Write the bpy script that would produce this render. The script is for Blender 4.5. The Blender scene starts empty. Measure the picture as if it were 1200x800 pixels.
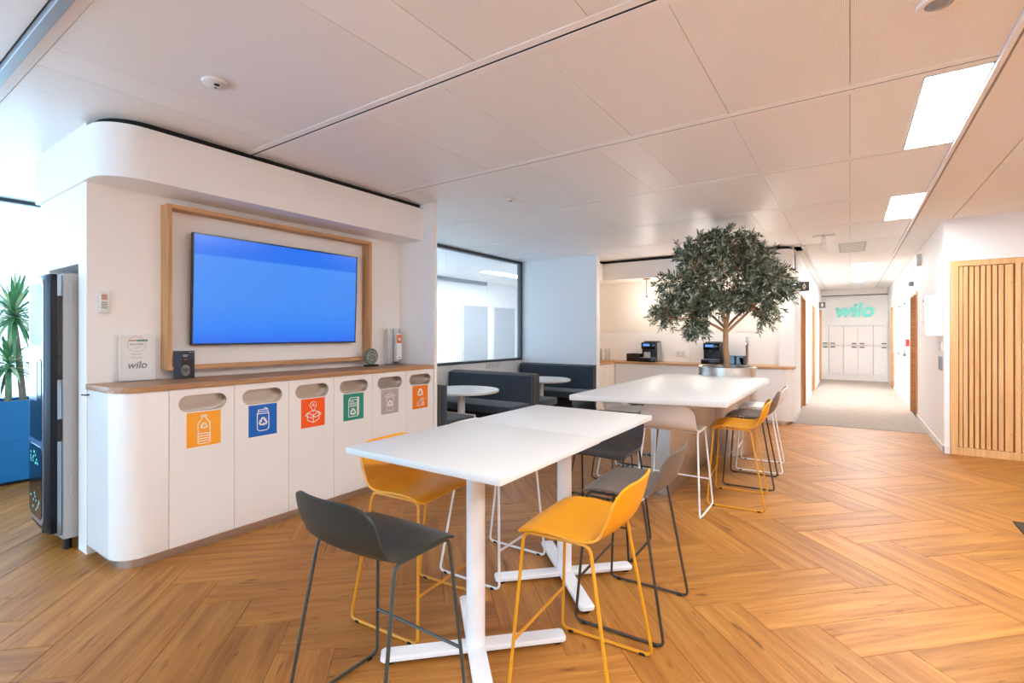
import bpy, bmesh, math, random
from mathutils import Vector, Matrix
random.seed(7)
SC = bpy.context.scene
COL = SC.collection
PI = math.pi

# ------------------------------------------------------------------ camera
CAM_H = 1.38
YAW = math.atan(396 / 580.0)
cam_d = bpy.data.cameras.new('camera')
cam_d.sensor_fit = 'HORIZONTAL'
cam_d.sensor_width = 36.0
cam_d.lens = 36.0 * 580.0 / 1200.0
cam_d.shift_y = -9.0 / 1200.0
cam_d.clip_start = 0.05
cam = bpy.data.objects.new('camera', cam_d)
COL.objects.link(cam)
cam.location = (0, 0, CAM_H)
cam.rotation_euler = (PI / 2, 0, YAW)
SC.camera = cam
S_, C_ = math.sin(YAW), math.cos(YAW)
FWD, RGT = Vector((-S_, C_, 0)), Vector((C_, S_, 0))


def proj(x, y, z):
    d = -S_ * x + C_ * y
    l = C_ * x + S_ * y
    if d < 0.05:
        return None
    return 600 + 580 * l / d, 391 - 580 * (z - CAM_H) / d, d


# ------------------------------------------------------------------ world and light
SC.view_settings.view_transform = 'Standard'
SC.view_settings.look = 'None'
SC.view_settings.gamma = 1.0
SC.view_settings.use_curve_mapping = False
SC.view_settings.exposure = 1.18
SC.cycles.use_denoising = True
SC.cycles.max_bounces = 10
SC.cycles.diffuse_bounces = 6
SC.cycles.transparent_max_bounces = 16
SC.cycles.caustics_reflective = False
SC.cycles.caustics_refractive = False
SC.cycles.sample_clamp_indirect = 6.0

SKY = (0.47, 0.73, 1.0)
SKY_STRENGTH = 2.9
PANEL_STRENGTH = 21.0
w = bpy.data.worlds.new('daylight')
SC.world = w
w.use_nodes = True
bg = w.node_tree.nodes['Background']
bg.inputs[0].default_value = (*SKY, 1)
bg.inputs[1].default_value = SKY_STRENGTH


def portal(name, loc, rot, sx, sy):
    l = bpy.data.lights.new(name, 'AREA')
    l.shape = 'RECTANGLE'
    l.size, l.size_y = sx, sy
    l.energy = 1.0
    l.cycles.is_portal = True
    o = bpy.data.objects.new(name, l)
    COL.objects.link(o)
    o.location, o.rotation_euler = loc, rot
    return o


portal('window_daylight', (-6.95, -0.3, 1.35), (0, -PI / 2, 0), 2.7, 7.8)
portal('rear_window_daylight', (-3.8, -4.15, 1.35), (PI / 2, 0, 0), 6.0, 2.7)
portal('meeting_room_daylight', (-8.0, 5.3, 1.45), (0, -PI / 2, 0), 2.3, 3.2)


# ------------------------------------------------------------------ materials
def lin(c):
    c = c / 255.0
    return c / 12.92 if c <= 0.04045 else ((c + 0.055) / 1.055) ** 2.4


def rgb(r, g, b):
    return (lin(r), lin(g), lin(b), 1.0)


MATS = {}


def base_mat(name):
    m = bpy.data.materials.new(name)
    m.use_nodes = True
    MATS[name] = m
    nt = m.node_tree
    return m, nt, nt.nodes['Principled BSDF']


def N(nt, t, **kw):
    n = nt.nodes.new(t)
    for k, v in kw.items():
        setattr(n, k, v)
    return n


def plain(name, col, rough=0.5, metal=0.0, spec=0.5, bump=0.0, bscale=200.0, var=0.0, coat=0.0):
    """colour with a faint noise tint and optional fine bump"""
    m, nt, p = base_mat(name)
    p.inputs['Roughness'].default_value = rough
    p.inputs['Metallic'].default_value = metal
    p.inputs['Specular IOR Level'].default_value = spec
    p.inputs['Coat Weight'].default_value = coat
    tc = N(nt, 'ShaderNodeTexCoord')
    nz = N(nt, 'ShaderNodeTexNoise')
    nz.inputs['Scale'].default_value = bscale
    nz.inputs['Detail'].default_value = 3
    nt.links.new(tc.outputs['Object'], nz.inputs['Vector'])
    mx = N(nt, 'ShaderNodeMix', data_type='RGBA')
    c = rgb(*col)
    v = max(var, 0.015)
    mx.inputs[6].default_value = tuple(x * (1 - v) for x in c[:3]) + (1,)
    mx.inputs[7].default_value = tuple(min(1, x * (1 + v)) for x in c[:3]) + (1,)
    nt.links.new(nz.outputs['Fac'], mx.inputs[0])
    nt.links.new(mx.outputs[2], p.inputs['Base Color'])
    if bump:
        b = N(nt, 'ShaderNodeBump')
        b.inputs['Strength'].default_value = bump
        b.inputs['Distance'].default_value = 0.002
        nt.links.new(nz.outputs['Fac'], b.inputs['Height'])
        nt.links.new(b.outputs['Normal'], p.inputs['Normal'])
    return m


def wood(name, dark, light, axis=0, scale=1.0, rough=0.45):
    """straight veneer grain running along one object axis"""
    m, nt, p = base_mat(name)
    p.inputs['Roughness'].default_value = rough
    tc = N(nt, 'ShaderNodeTexCoord')
    mp = N(nt, 'ShaderNodeMapping')
    s = [38 * scale] * 3
    s[axis] = 1.6 * scale
    mp.inputs['Scale'].default_value = s
    nz = N(nt, 'ShaderNodeTexNoise')
    nz.inputs['Scale'].default_value = 1.5
    nz.inputs['Detail'].default_value = 5
    nz.inputs['Distortion'].default_value = 0.4
    cr = N(nt, 'ShaderNodeValToRGB')
    cr.color_ramp.elements[0].position = 0.3
    cr.color_ramp.elements[1].position = 0.72
    cr.color_ramp.elements[0].color = rgb(*dark)
    cr.color_ramp.elements[1].color = rgb(*light)
    b = N(nt, 'ShaderNodeBump')
    b.inputs['Strength'].default_value = 0.12
    b.inputs['Distance'].default_value = 0.001
    L = nt.links.new
    L(tc.outputs['Object'], mp.inputs['Vector'])
    L(mp.outputs['Vector'], nz.inputs['Vector'])
    L(nz.outputs['Fac'], cr.inputs['Fac'])
    L(cr.outputs['Color'], p.inputs['Base Color'])
    L(nz.outputs['Fac'], b.inputs['Height'])
    L(b.outputs['Normal'], p.inputs['Normal'])
    return m


def steel(name, col, axis=2, rough=0.25, stretch=120):
    """brushed metal, streaks along one object axis"""
    m, nt, p = base_mat(name)
    p.inputs['Metallic'].default_value = 1.0
    tc = N(nt, 'ShaderNodeTexCoord')
    mp = N(nt, 'ShaderNodeMapping')
    s = [stretch] * 3
    s[axis] = 1.0
    mp.inputs['Scale'].default_value = s
    nz = N(nt, 'ShaderNodeTexNoise')
    nz.inputs['Scale'].default_value = 2.0
    nz.inputs['Detail'].default_value = 4
    mr = N(nt, 'ShaderNodeMapRange')
    mr.inputs['To Min'].default_value = rough * 0.92
    mr.inputs['To Max'].default_value = rough * 1.10
    L = nt.links.new
    L(tc.outputs['Object'], mp.inputs['Vector'])
    L(mp.outputs['Vector'], nz.inputs['Vector'])
    L(nz.outputs['Fac'], mr.inputs['Value'])
    L(mr.outputs['Result'], p.inputs['Roughness'])
    p.inputs['Base Color'].default_value = rgb(*col)
    return m


def emit(name, col, strength):
    m, nt, p = base_mat(name)
    p.inputs['Base Color'].default_value = (0, 0, 0, 1)
    p.inputs['Emission Color'].default_value = col if len(col) == 4 else (*col, 1)
    p.inputs['Emission Strength'].default_value = strength
    return m


def clear(name, tint=(1, 1, 1), refl=0.08, milk=0.0, milkcol=(235, 240, 242)):
    """thin clear sheet: transparent with a faint mirror, optional milky film"""
    m = bpy.data.materials.new(name)
    m.use_nodes = True
    MATS[name] = m
    nt = m.node_tree
    for n in list(nt.nodes):
        nt.nodes.remove(n)
    L = nt.links.new
    out = N(nt, 'ShaderNodeOutputMaterial')
    tr = N(nt, 'ShaderNodeBsdfTransparent')
    tr.inputs['Color'].default_value = (*tint, 1)
    gl = N(nt, 'ShaderNodeBsdfGlossy')
    gl.inputs['Roughness'].default_value = 0.02
    fr = N(nt, 'ShaderNodeLayerWeight')
    fr.inputs['Blend'].default_value = 0.25
    mu = N(nt, 'ShaderNodeMath', operation='MULTIPLY')
    mu.inputs[1].default_value = refl * 4
    ad = N(nt, 'ShaderNodeMath', operation='ADD', use_clamp=True)
    ad.inputs[1].default_value = refl * 0.5
    mx = N(nt, 'ShaderNodeMixShader')
    L(fr.outputs['Fresnel'], mu.inputs[0])
    L(mu.outputs[0], ad.inputs[0])
    L(ad.outputs[0], mx.inputs[0])
    L(tr.outputs[0], mx.inputs[1])
    L(gl.outputs[0], mx.inputs[2])
    last = mx
    if milk:
        df = N(nt, 'ShaderNodeBsdfDiffuse')
        df.inputs['Color'].default_value = rgb(*milkcol)
        tl = N(nt, 'ShaderNodeBsdfTranslucent')
        tl.inputs['Color'].default_value = rgb(*milkcol)
        m1 = N(nt, 'ShaderNodeMixShader')
        m1.inputs[0].default_value = 0.5
        L(df.outputs[0], m1.inputs[1])
        L(tl.outputs[0], m1.inputs[2])
        m2 = N(nt, 'ShaderNodeMixShader')
        m2.inputs[0].default_value = milk
        L(mx.outputs[0], m2.inputs[1])
        L(m1.outputs[0], m2.inputs[2])
        last = m2
    L(last.outputs[0], out.inputs['Surface'])
    return m


def floor_wood():
    m, nt, p = base_mat('oak_plank')
    L = nt.links.new
    uv = N(nt, 'ShaderNodeUVMap')
    oi = N(nt, 'ShaderNodeObjectInfo')
    cx = N(nt, 'ShaderNodeCombineXYZ')
    m1 = N(nt, 'ShaderNodeMath', operation='MULTIPLY')
    m1.inputs[1].default_value = 37.0
    m2 = N(nt, 'ShaderNodeMath', operation='MULTIPLY')
    m2.inputs[1].default_value = 91.0
    L(oi.outputs['Random'], m1.inputs[0])
    L(oi.outputs['Random'], m2.inputs[0])
    L(m1.outputs[0], cx.inputs[0])
    L(m2.outputs[0], cx.inputs[1])
    va = N(nt, 'ShaderNodeVectorMath', operation='ADD')
    L(uv.outputs['UV'], va.inputs[0])
    L(cx.outputs[0], va.inputs[1])

    def noise(sx, sy, detail, dist, rough=0.55):
        mp = N(nt, 'ShaderNodeMapping')
        mp.inputs['Scale'].default_value = (sx, sy, 1)
        nz = N(nt, 'ShaderNodeTexNoise')
        nz.inputs['Scale'].default_value = 1.0
        nz.inputs['Detail'].default_value = detail
        nz.inputs['Distortion'].default_value = dist
        nz.inputs['Roughness'].default_value = rough
        L(va.outputs[0], mp.inputs['Vector'])
        L(mp.outputs['Vector'], nz.inputs['Vector'])
        return nz
    fine = noise(3.2, 95.0, 6, 0.25, 0.75)
    broad = noise(1.3, 17.0, 4, 0.5, 0.6)
    knots = noise(4.6, 24.0, 2, 0.5)
    cr = N(nt, 'ShaderNodeValToRGB')
    e = cr.color_ramp.elements
    e[0].position, e[0].color = 0.30, rgb(158, 99, 42)
    e[1].position, e[1].color = 0.70, rgb(200, 142, 70)
    mid = cr.color_ramp.elements.new(0.5)
    mid.color = rgb(182, 121, 52)
    L(broad.outputs['Fac'], cr.inputs['Fac'])
    cf = N(nt, 'ShaderNodeValToRGB')
    cf.color_ramp.elements[0].position, cf.color_ramp.elements[0].color = 0.32, (0.66, 0.60, 0.54, 1)
    cf.color_ramp.elements[1].position, cf.color_ramp.elements[1].color = 0.66, (1.05, 1.03, 1.0, 1)
    L(fine.outputs['Fac'], cf.inputs['Fac'])
    mx = N(nt, 'ShaderNodeMix', data_type='RGBA', blend_type='MULTIPLY')
    mx.inputs[0].default_value = 0.75
    L(cr.outputs['Color'], mx.inputs[6])
    L(cf.outputs['Color'], mx.inputs[7])
    ck = N(nt, 'ShaderNodeValToRGB')
    ck.color_ramp.elements[0].position, ck.color_ramp.elements[0].color = 0.255, (0.36, 0.26, 0.19, 1)
    ck.color_ramp.elements[1].position, ck.color_ramp.elements[1].color = 0.35, (1, 1, 1, 1)
    L(knots.outputs['Fac'], ck.inputs['Fac'])
    mk = N(nt, 'ShaderNodeMix', data_type='RGBA', blend_type='MULTIPLY')
    mk.inputs[0].default_value = 0.85
    L(mx.outputs[2], mk.inputs[6])
    L(ck.outputs['Color'], mk.inputs[7])
    # tone differs from plank to plank
    mr = N(nt, 'ShaderNodeMapRange')
    mr.inputs['To Min'].default_value = 0.86
    mr.inputs['To Max'].default_value = 1.08
    L(oi.outputs['Random'], mr.inputs['Value'])
    hs = N(nt, 'ShaderNodeHueSaturation')
    L(mr.outputs[0], hs.inputs['Value'])
    L(mk.outputs[2], hs.inputs['Color'])
    L(hs.outputs['Color'], p.inputs['Base Color'])
    p.inputs['Specular IOR Level'].default_value = 0.32
    rr = N(nt, 'ShaderNodeMapRange')
    rr.inputs['To Min'].default_value = 0.38
    rr.inputs['To Max'].default_value = 0.54
    L(fine.outputs['Fac'], rr.inputs['Value'])
    L(rr.outputs[0], p.inputs['Roughness'])
    b = N(nt, 'ShaderNodeBump')
    b.inputs['Strength'].default_value = 0.15
    b.inputs['Distance'].default_value = 0.0012
    L(fine.outputs['Fac'], b.inputs['Height'])
    L(b.outputs['Normal'], p.inputs['Normal'])
    return m


def perforated(name, col, pitch=0.006):
    """metal ceiling sheet with a fine grid of perforations"""
    m, nt, p = base_mat(name)
    L = nt.links.new
    p.inputs['Roughness'].default_value = 0.38
    p.inputs['Specular IOR Level'].default_value = 0.5
    tc = N(nt, 'ShaderNodeTexCoord')
    sp = N(nt, 'ShaderNodeSeparateXYZ')
    L(tc.outputs['Object'], sp.inputs[0])
    outs = []
    for i in (0, 1):
        mu = N(nt, 'ShaderNodeMath', operation='MULTIPLY')
        mu.inputs[1].default_value = 2 * PI / (pitch * 2)
        sn = N(nt, 'ShaderNodeMath', operation='SINE')
        ab = N(nt, 'ShaderNodeMath', operation='ABSOLUTE')
        L(sp.outputs[i], mu.inputs[0])
        L(mu.outputs[0], sn.inputs[0])
        L(sn.outputs[0], ab.inputs[0])
        outs.append(ab)
    mm = N(nt, 'ShaderNodeMath', operation='MULTIPLY')
    L(outs[0].outputs[0], mm.inputs[0])
    L(outs[1].outputs[0], mm.inputs[1])
    mr = N(nt, 'ShaderNodeMapRange')
    mr.inputs['From Min'].default_value = 0.72
    mr.inputs['From Max'].default_value = 0.88
    L(mm.outputs[0], mr.inputs['Value'])
    mx = N(nt, 'ShaderNodeMix', data_type='RGBA')
    c = rgb(*col)
    mx.inputs[6].default_value = c
    mx.inputs[7].default_value = tuple(v * 0.45 for v in c[:3]) + (1,)
    L(mr.outputs[0], mx.inputs[0])
    L(mx.outputs[2], p.inputs['Base Color'])
    return m


def board_wall(name, col, pitch=0.05):
    """painted boards with fine vertical relief"""
    m, nt, p = base_mat(name)
    L = nt.links.new
    p.inputs['Roughness'].default_value = 0.5
    p.inputs['Base Color'].default_value = rgb(*col)
    tc = N(nt, 'ShaderNodeTexCoord')
    mp = N(nt, 'ShaderNodeMapping')
    mp.inputs['Scale'].default_value = (14, 14, 0.25)
    nz = N(nt, 'ShaderNodeTexNoise')
    nz.inputs['Scale'].default_value = 2.0
    nz.inputs['Detail'].default_value = 3
    b = N(nt, 'ShaderNodeBump')
    b.inputs['Strength'].default_value = 0.5
    b.inputs['Distance'].default_value = 0.004
    L(tc.outputs['Object'], mp.inputs['Vector'])
    L(mp.outputs['Vector'], nz.inputs['Vector'])
    L(nz.outputs['Fac'], b.inputs['Height'])
    L(b.outputs['Normal'], p.inputs['Normal'])
    return m


def carpet_mat():
    m, nt, p = base_mat('carpet')
    L = nt.links.new
    p.inputs['Roughness'].default_value = 0.95
    p.inputs['Specular IOR Level'].default_value = 0.1
    tc = N(nt, 'ShaderNodeTexCoord')
    mp = N(nt, 'ShaderNodeMapping')
    mp.inputs['Scale'].default_value = (9, 45, 9)
    nz = N(nt, 'ShaderNodeTexNoise')
    nz.inputs['Scale'].default_value = 3.0
    nz.inputs['Detail'].default_value = 6
    cr = N(nt, 'ShaderNodeValToRGB')
    cr.color_ramp.elements[0].position, cr.color_ramp.elements[0].color = 0.3, rgb(146, 132, 120)
    cr.color_ramp.elements[1].position, cr.color_ramp.elements[1].color = 0.7, rgb(188, 175, 163)
    L(tc.outputs['Object'], mp.inputs['Vector'])
    L(mp.outputs['Vector'], nz.inputs['Vector'])
    L(nz.outputs['Fac'], cr.inputs['Fac'])
    L(cr.outputs['Color'], p.inputs['Base Color'])
    b = N(nt, 'ShaderNodeBump')
    b.inputs['Strength'].default_value = 0.6
    b.inputs['Distance'].default_value = 0.004
    L(nz.outputs['Fac'], b.inputs['Height'])
    L(b.outputs['Normal'], p.inputs['Normal'])
    return m


def fabric(name, c1, c2):
    m, nt, p = base_mat(name)
    L = nt.links.new
    p.inputs['Roughness'].default_value = 0.9
    p.inputs['Specular IOR Level'].default_value = 0.2
    p.inputs['Sheen Weight'].default_value = 0.3
    tc = N(nt, 'ShaderNodeTexCoord')
    mp = N(nt, 'ShaderNodeMapping')
    mp.inputs['Scale'].default_value = (260, 260, 60)
    nz = N(nt, 'ShaderNodeTexNoise')
    nz.inputs['Scale'].default_value = 1.0
    nz.inputs['Detail'].default_value = 4
    mx = N(nt, 'ShaderNodeMix', data_type='RGBA')
    mx.inputs[6].default_value = rgb(*c1)
    mx.inputs[7].default_value = rgb(*c2)
    L(tc.outputs['Object'], mp.inputs['Vector'])
    L(mp.outputs['Vector'], nz.inputs['Vector'])
    L(nz.outputs['Fac'], mx.inputs[0])
    L(mx.outputs[2], p.inputs['Base Color'])
    b = N(nt, 'ShaderNodeBump')
    b.inputs['Strength'].default_value = 0.4
    b.inputs['Distance'].default_value = 0.001
    L(nz.outputs['Fac'], b.inputs['Height'])
    L(b.outputs['Normal'], p.inputs['Normal'])
    return m


def screen_mat():
    m, nt, p = base_mat('blue_screen')
    L = nt.links.new
    p.inputs['Base Color'].default_value = (0.01, 0.01, 0.02, 1)
    p.inputs['Roughness'].default_value = 0.15
    tc = N(nt, 'ShaderNodeTexCoord')
    sp = N(nt, 'ShaderNodeSeparateXYZ')
    L(tc.outputs['Object'], sp.inputs[0])
    cr = N(nt, 'ShaderNodeValToRGB')
    cr.color_ramp.interpolation = 'LINEAR'
    mr = N(nt, 'ShaderNodeMapRange')
    mr.inputs['From Min'].default_value = -0.40
    mr.inputs['From Max'].default_value = 0.40
    L(sp.outputs[2], mr.inputs['Value'])
    L(mr.outputs[0], cr.inputs['Fac'])
    e = cr.color_ramp.elements
    e[0].position, e[0].color = 0.0, rgb(0, 104, 246)
    e[1].position, e[1].color = 1.0, rgb(0, 112, 246)
    for pos, c in ((0.12, (16, 130, 255)), (0.4, (56, 144, 252)), (0.812, (64, 146, 252)), (0.818, (0, 116, 248))):
        el = cr.color_ramp.elements.new(pos)
        el.color = rgb(*c)
    L(cr.outputs['Color'], p.inputs['Emission Color'])
    p.inputs['Emission Strength'].default_value = 0.41
    return m


plain('white_paint', (243, 241, 238), 0.6, bump=0.05, bscale=120)
plain('warm_white', (243, 239, 234), 0.55, bump=0.05, bscale=120)
plain('white_laminate', (240, 236, 231), 0.38, bump=0.02, bscale=300)
plain('white_gloss', (226, 224, 220), 0.28)
plain('dim_white', (236, 237, 238), 0.6)
plain('table_white', (214, 212, 208), 0.42)
plain('communal_white', (218, 215, 210), 0.38)
plain('leg_white', (240, 240, 240), 0.35)
plain('soft_blue_wall', (240, 242, 243), 0.6)
plain('black', (12, 11, 10), 0.6)
plain('dark_slot', (20, 16, 13), 0.8)
plain('charcoal_metal', (62, 68, 74), 0.4)
plain('grey_metal', (150, 153, 158), 0.35, metal=0.3)
plain('machine_grey', (176, 174, 172), 0.45)
plain('machine_dark', (8, 16, 28), 0.3, spec=0.3)
plain('machine_chrome', (160, 180, 200), 0.2, metal=0.8)
plain('black_gloss', (10, 11, 14), 0.15)
plain('black_plastic', (24, 23, 22), 0.4)
plain('rubber', (14, 13, 13), 0.7)
plain('plaster_ceiling', (243, 242, 240), 0.6)
plain('rail_white', (246, 245, 244), 0.42)
plain('yellow_plastic', (226, 152, 14), 0.42)
plain('dark_green_plastic', (40, 48, 46), 0.40)
plain('anthracite_plastic', (62, 58, 58), 0.40)
plain('taupe_plastic', (104, 93, 84), 0.42)
plain('taupe_tube', (66, 55, 47), 0.4, metal=0.2)
plain('green_tube', (66, 70, 64), 0.35, metal=0.2)
plain('anthracite_tube', (44, 40, 38), 0.35, metal=0.2)
plain('white_plastic', (228, 225, 220), 0.42)
plain('yellow_tube', (214, 146, 24), 0.38)
plain('white_tube', (238, 237, 235), 0.35)
plain('sign_yellow', (253, 168, 40), 0.5)
plain('sign_blue', (0, 100, 190), 0.5)
plain('sign_red', (252, 92, 12), 0.5)
plain('sign_green', (40, 142, 120), 0.5)
plain('sign_taupe', (178, 164, 160), 0.5)
plain('sign_orange', (242, 124, 12), 0.5)
plain('print_white', (250, 246, 240), 0.5)
plain('print_grey', (120, 132, 130), 0.6)
plain('print_light', (196, 200, 198), 0.6)
plain('print_green', (86, 150, 120), 0.6)
plain('print_rust', (200, 150, 130), 0.6)
plain('print_orange', (232, 112, 30), 0.5)
plain('paper', (244, 243, 240), 0.6)
plain('leaflet_navy', (22, 34, 58), 0.35)
plain('leaflet_black', (14, 14, 18), 0.35)
plain('silver_print', (170, 168, 162), 0.4, metal=0.4)
plain('planter_blue', (8, 112, 170), 0.45)
plain('soil', (52, 40, 32), 0.95, bump=0.6, bscale=60)
plain('bark', (176, 134, 98), 0.85, bump=0.6, bscale=50, var=0.3)
plain('cane', (142, 128, 108), 0.85, bump=0.6, bscale=60, var=0.25)
plain('dracaena_leaf', (92, 146, 98), 0.45, var=0.35, bscale=12)
plain('dracaena_pale', (200, 220, 172), 0.45, var=0.2, bscale=12)
plain('teal_letter', (112, 232, 218), 0.35)
plain('sign_dark', (82, 70, 62), 0.45)
plain('red_plastic', (222, 52, 20), 0.4)
plain('brass', (150, 112, 70), 0.35, metal=0.8)
plain('mat_dark', (58, 42, 26), 0.85, bump=0.5, bscale=300)
plain('disc_glass', (112, 122, 110), 0.12, var=0.35, bscale=30)
plain('lever_steel', (190, 190, 190), 0.25, metal=1.0)
plain('pendant_core', (255, 240, 215), 0.4)
plain('door_grey', (158, 162, 166), 0.5)
plain('panel_reveal', (168, 164, 160), 0.8)
fabric('bench_fabric', (46, 54, 66), (70, 80, 94))
fabric('bench_side', (66, 62, 58), (92, 87, 82))
steel('brushed_steel', (206, 198, 188), axis=2, rough=0.26)
steel('chute_steel', (200, 190, 178), axis=1, rough=0.34, stretch=160)
steel('plinth_steel', (212, 200, 188), axis=1, rough=0.3)
wood('oak_frame_y', (176, 126, 82), (214, 164, 112), axis=1)
wood('oak_frame_z', (176, 126, 82), (214, 164, 112), axis=2)
wood('oak_top_y', (150, 104, 68), (196, 146, 100), axis=1, rough=0.35)
wood('oak_top_x', (176, 130, 88), (216, 170, 122), axis=0, rough=0.4)
wood('slat_wood', (218, 164, 104), (240, 194, 136), axis=2, scale=0.7)
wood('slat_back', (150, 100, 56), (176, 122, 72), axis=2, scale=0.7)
wood('door_wood', (176, 104, 34), (206, 134, 56), axis=2)
wood('tray_wood', (170, 110, 60), (206, 150, 90), axis=0)
floor_wood()
perforated('perforated_panel', (250, 249, 248))
board_wall('board_wall', (240, 232, 220))
carpet_mat()
screen_mat()
clear('window_glass', (0.97, 0.99, 1.0), 0.06)
clear('partition_glass', (0.96, 0.98, 1.0), 0.05, milk=0.12)
clear('acrylic', (0.98, 0.98, 0.98), 0.10, milk=0.06)
clear('sheet_cover', (0.99, 0.99, 0.99), 0.03)
clear('jar_glass', (0.95, 0.97, 0.97), 0.12, milk=0.02)
clear('smoked', (0.18, 0.18, 0.18), 0.12)
emit('panel_light', (0.91, 0.98, 1.05), PANEL_STRENGTH)
emit('corridor_light', (0.92, 0.98, 1.04), PANEL_STRENGTH * 2.0)
emit('cool_panel_light', (0.90, 0.96, 1.0), PANEL_STRENGTH * 1.3)
emit('bulb', (1.0, 0.88, 0.78), 115.0)
emit('small_display', (0.12, 0.35, 1.0), 0.5)


def leaf_mat():
    m, nt, p = base_mat('olive_leaf')
    L = nt.links.new
    p.inputs['Roughness'].default_value = 0.45
    g = N(nt, 'ShaderNodeNewGeometry')
    cr = N(nt, 'ShaderNodeValToRGB')
    e = cr.color_ramp.elements
    e[0].position, e[0].color = 0.0, rgb(56, 64, 48)
    e[1].position, e[1].color = 1.0, rgb(190, 196, 172)
    md = cr.color_ramp.elements.new(0.6)
    md.color = rgb(96, 106, 82)
    L(g.outputs['Random Per Island'], cr.inputs['Fac'])
    L(cr.outputs['Color'], p.inputs['Base Color'])
    return m


leaf_mat()


# ------------------------------------------------------------------ mesh helpers
def root_loc(o):
    v = Vector((0, 0, 0))
    while o is not None:
        v += o.location
        o = o.parent
    return v


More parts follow.
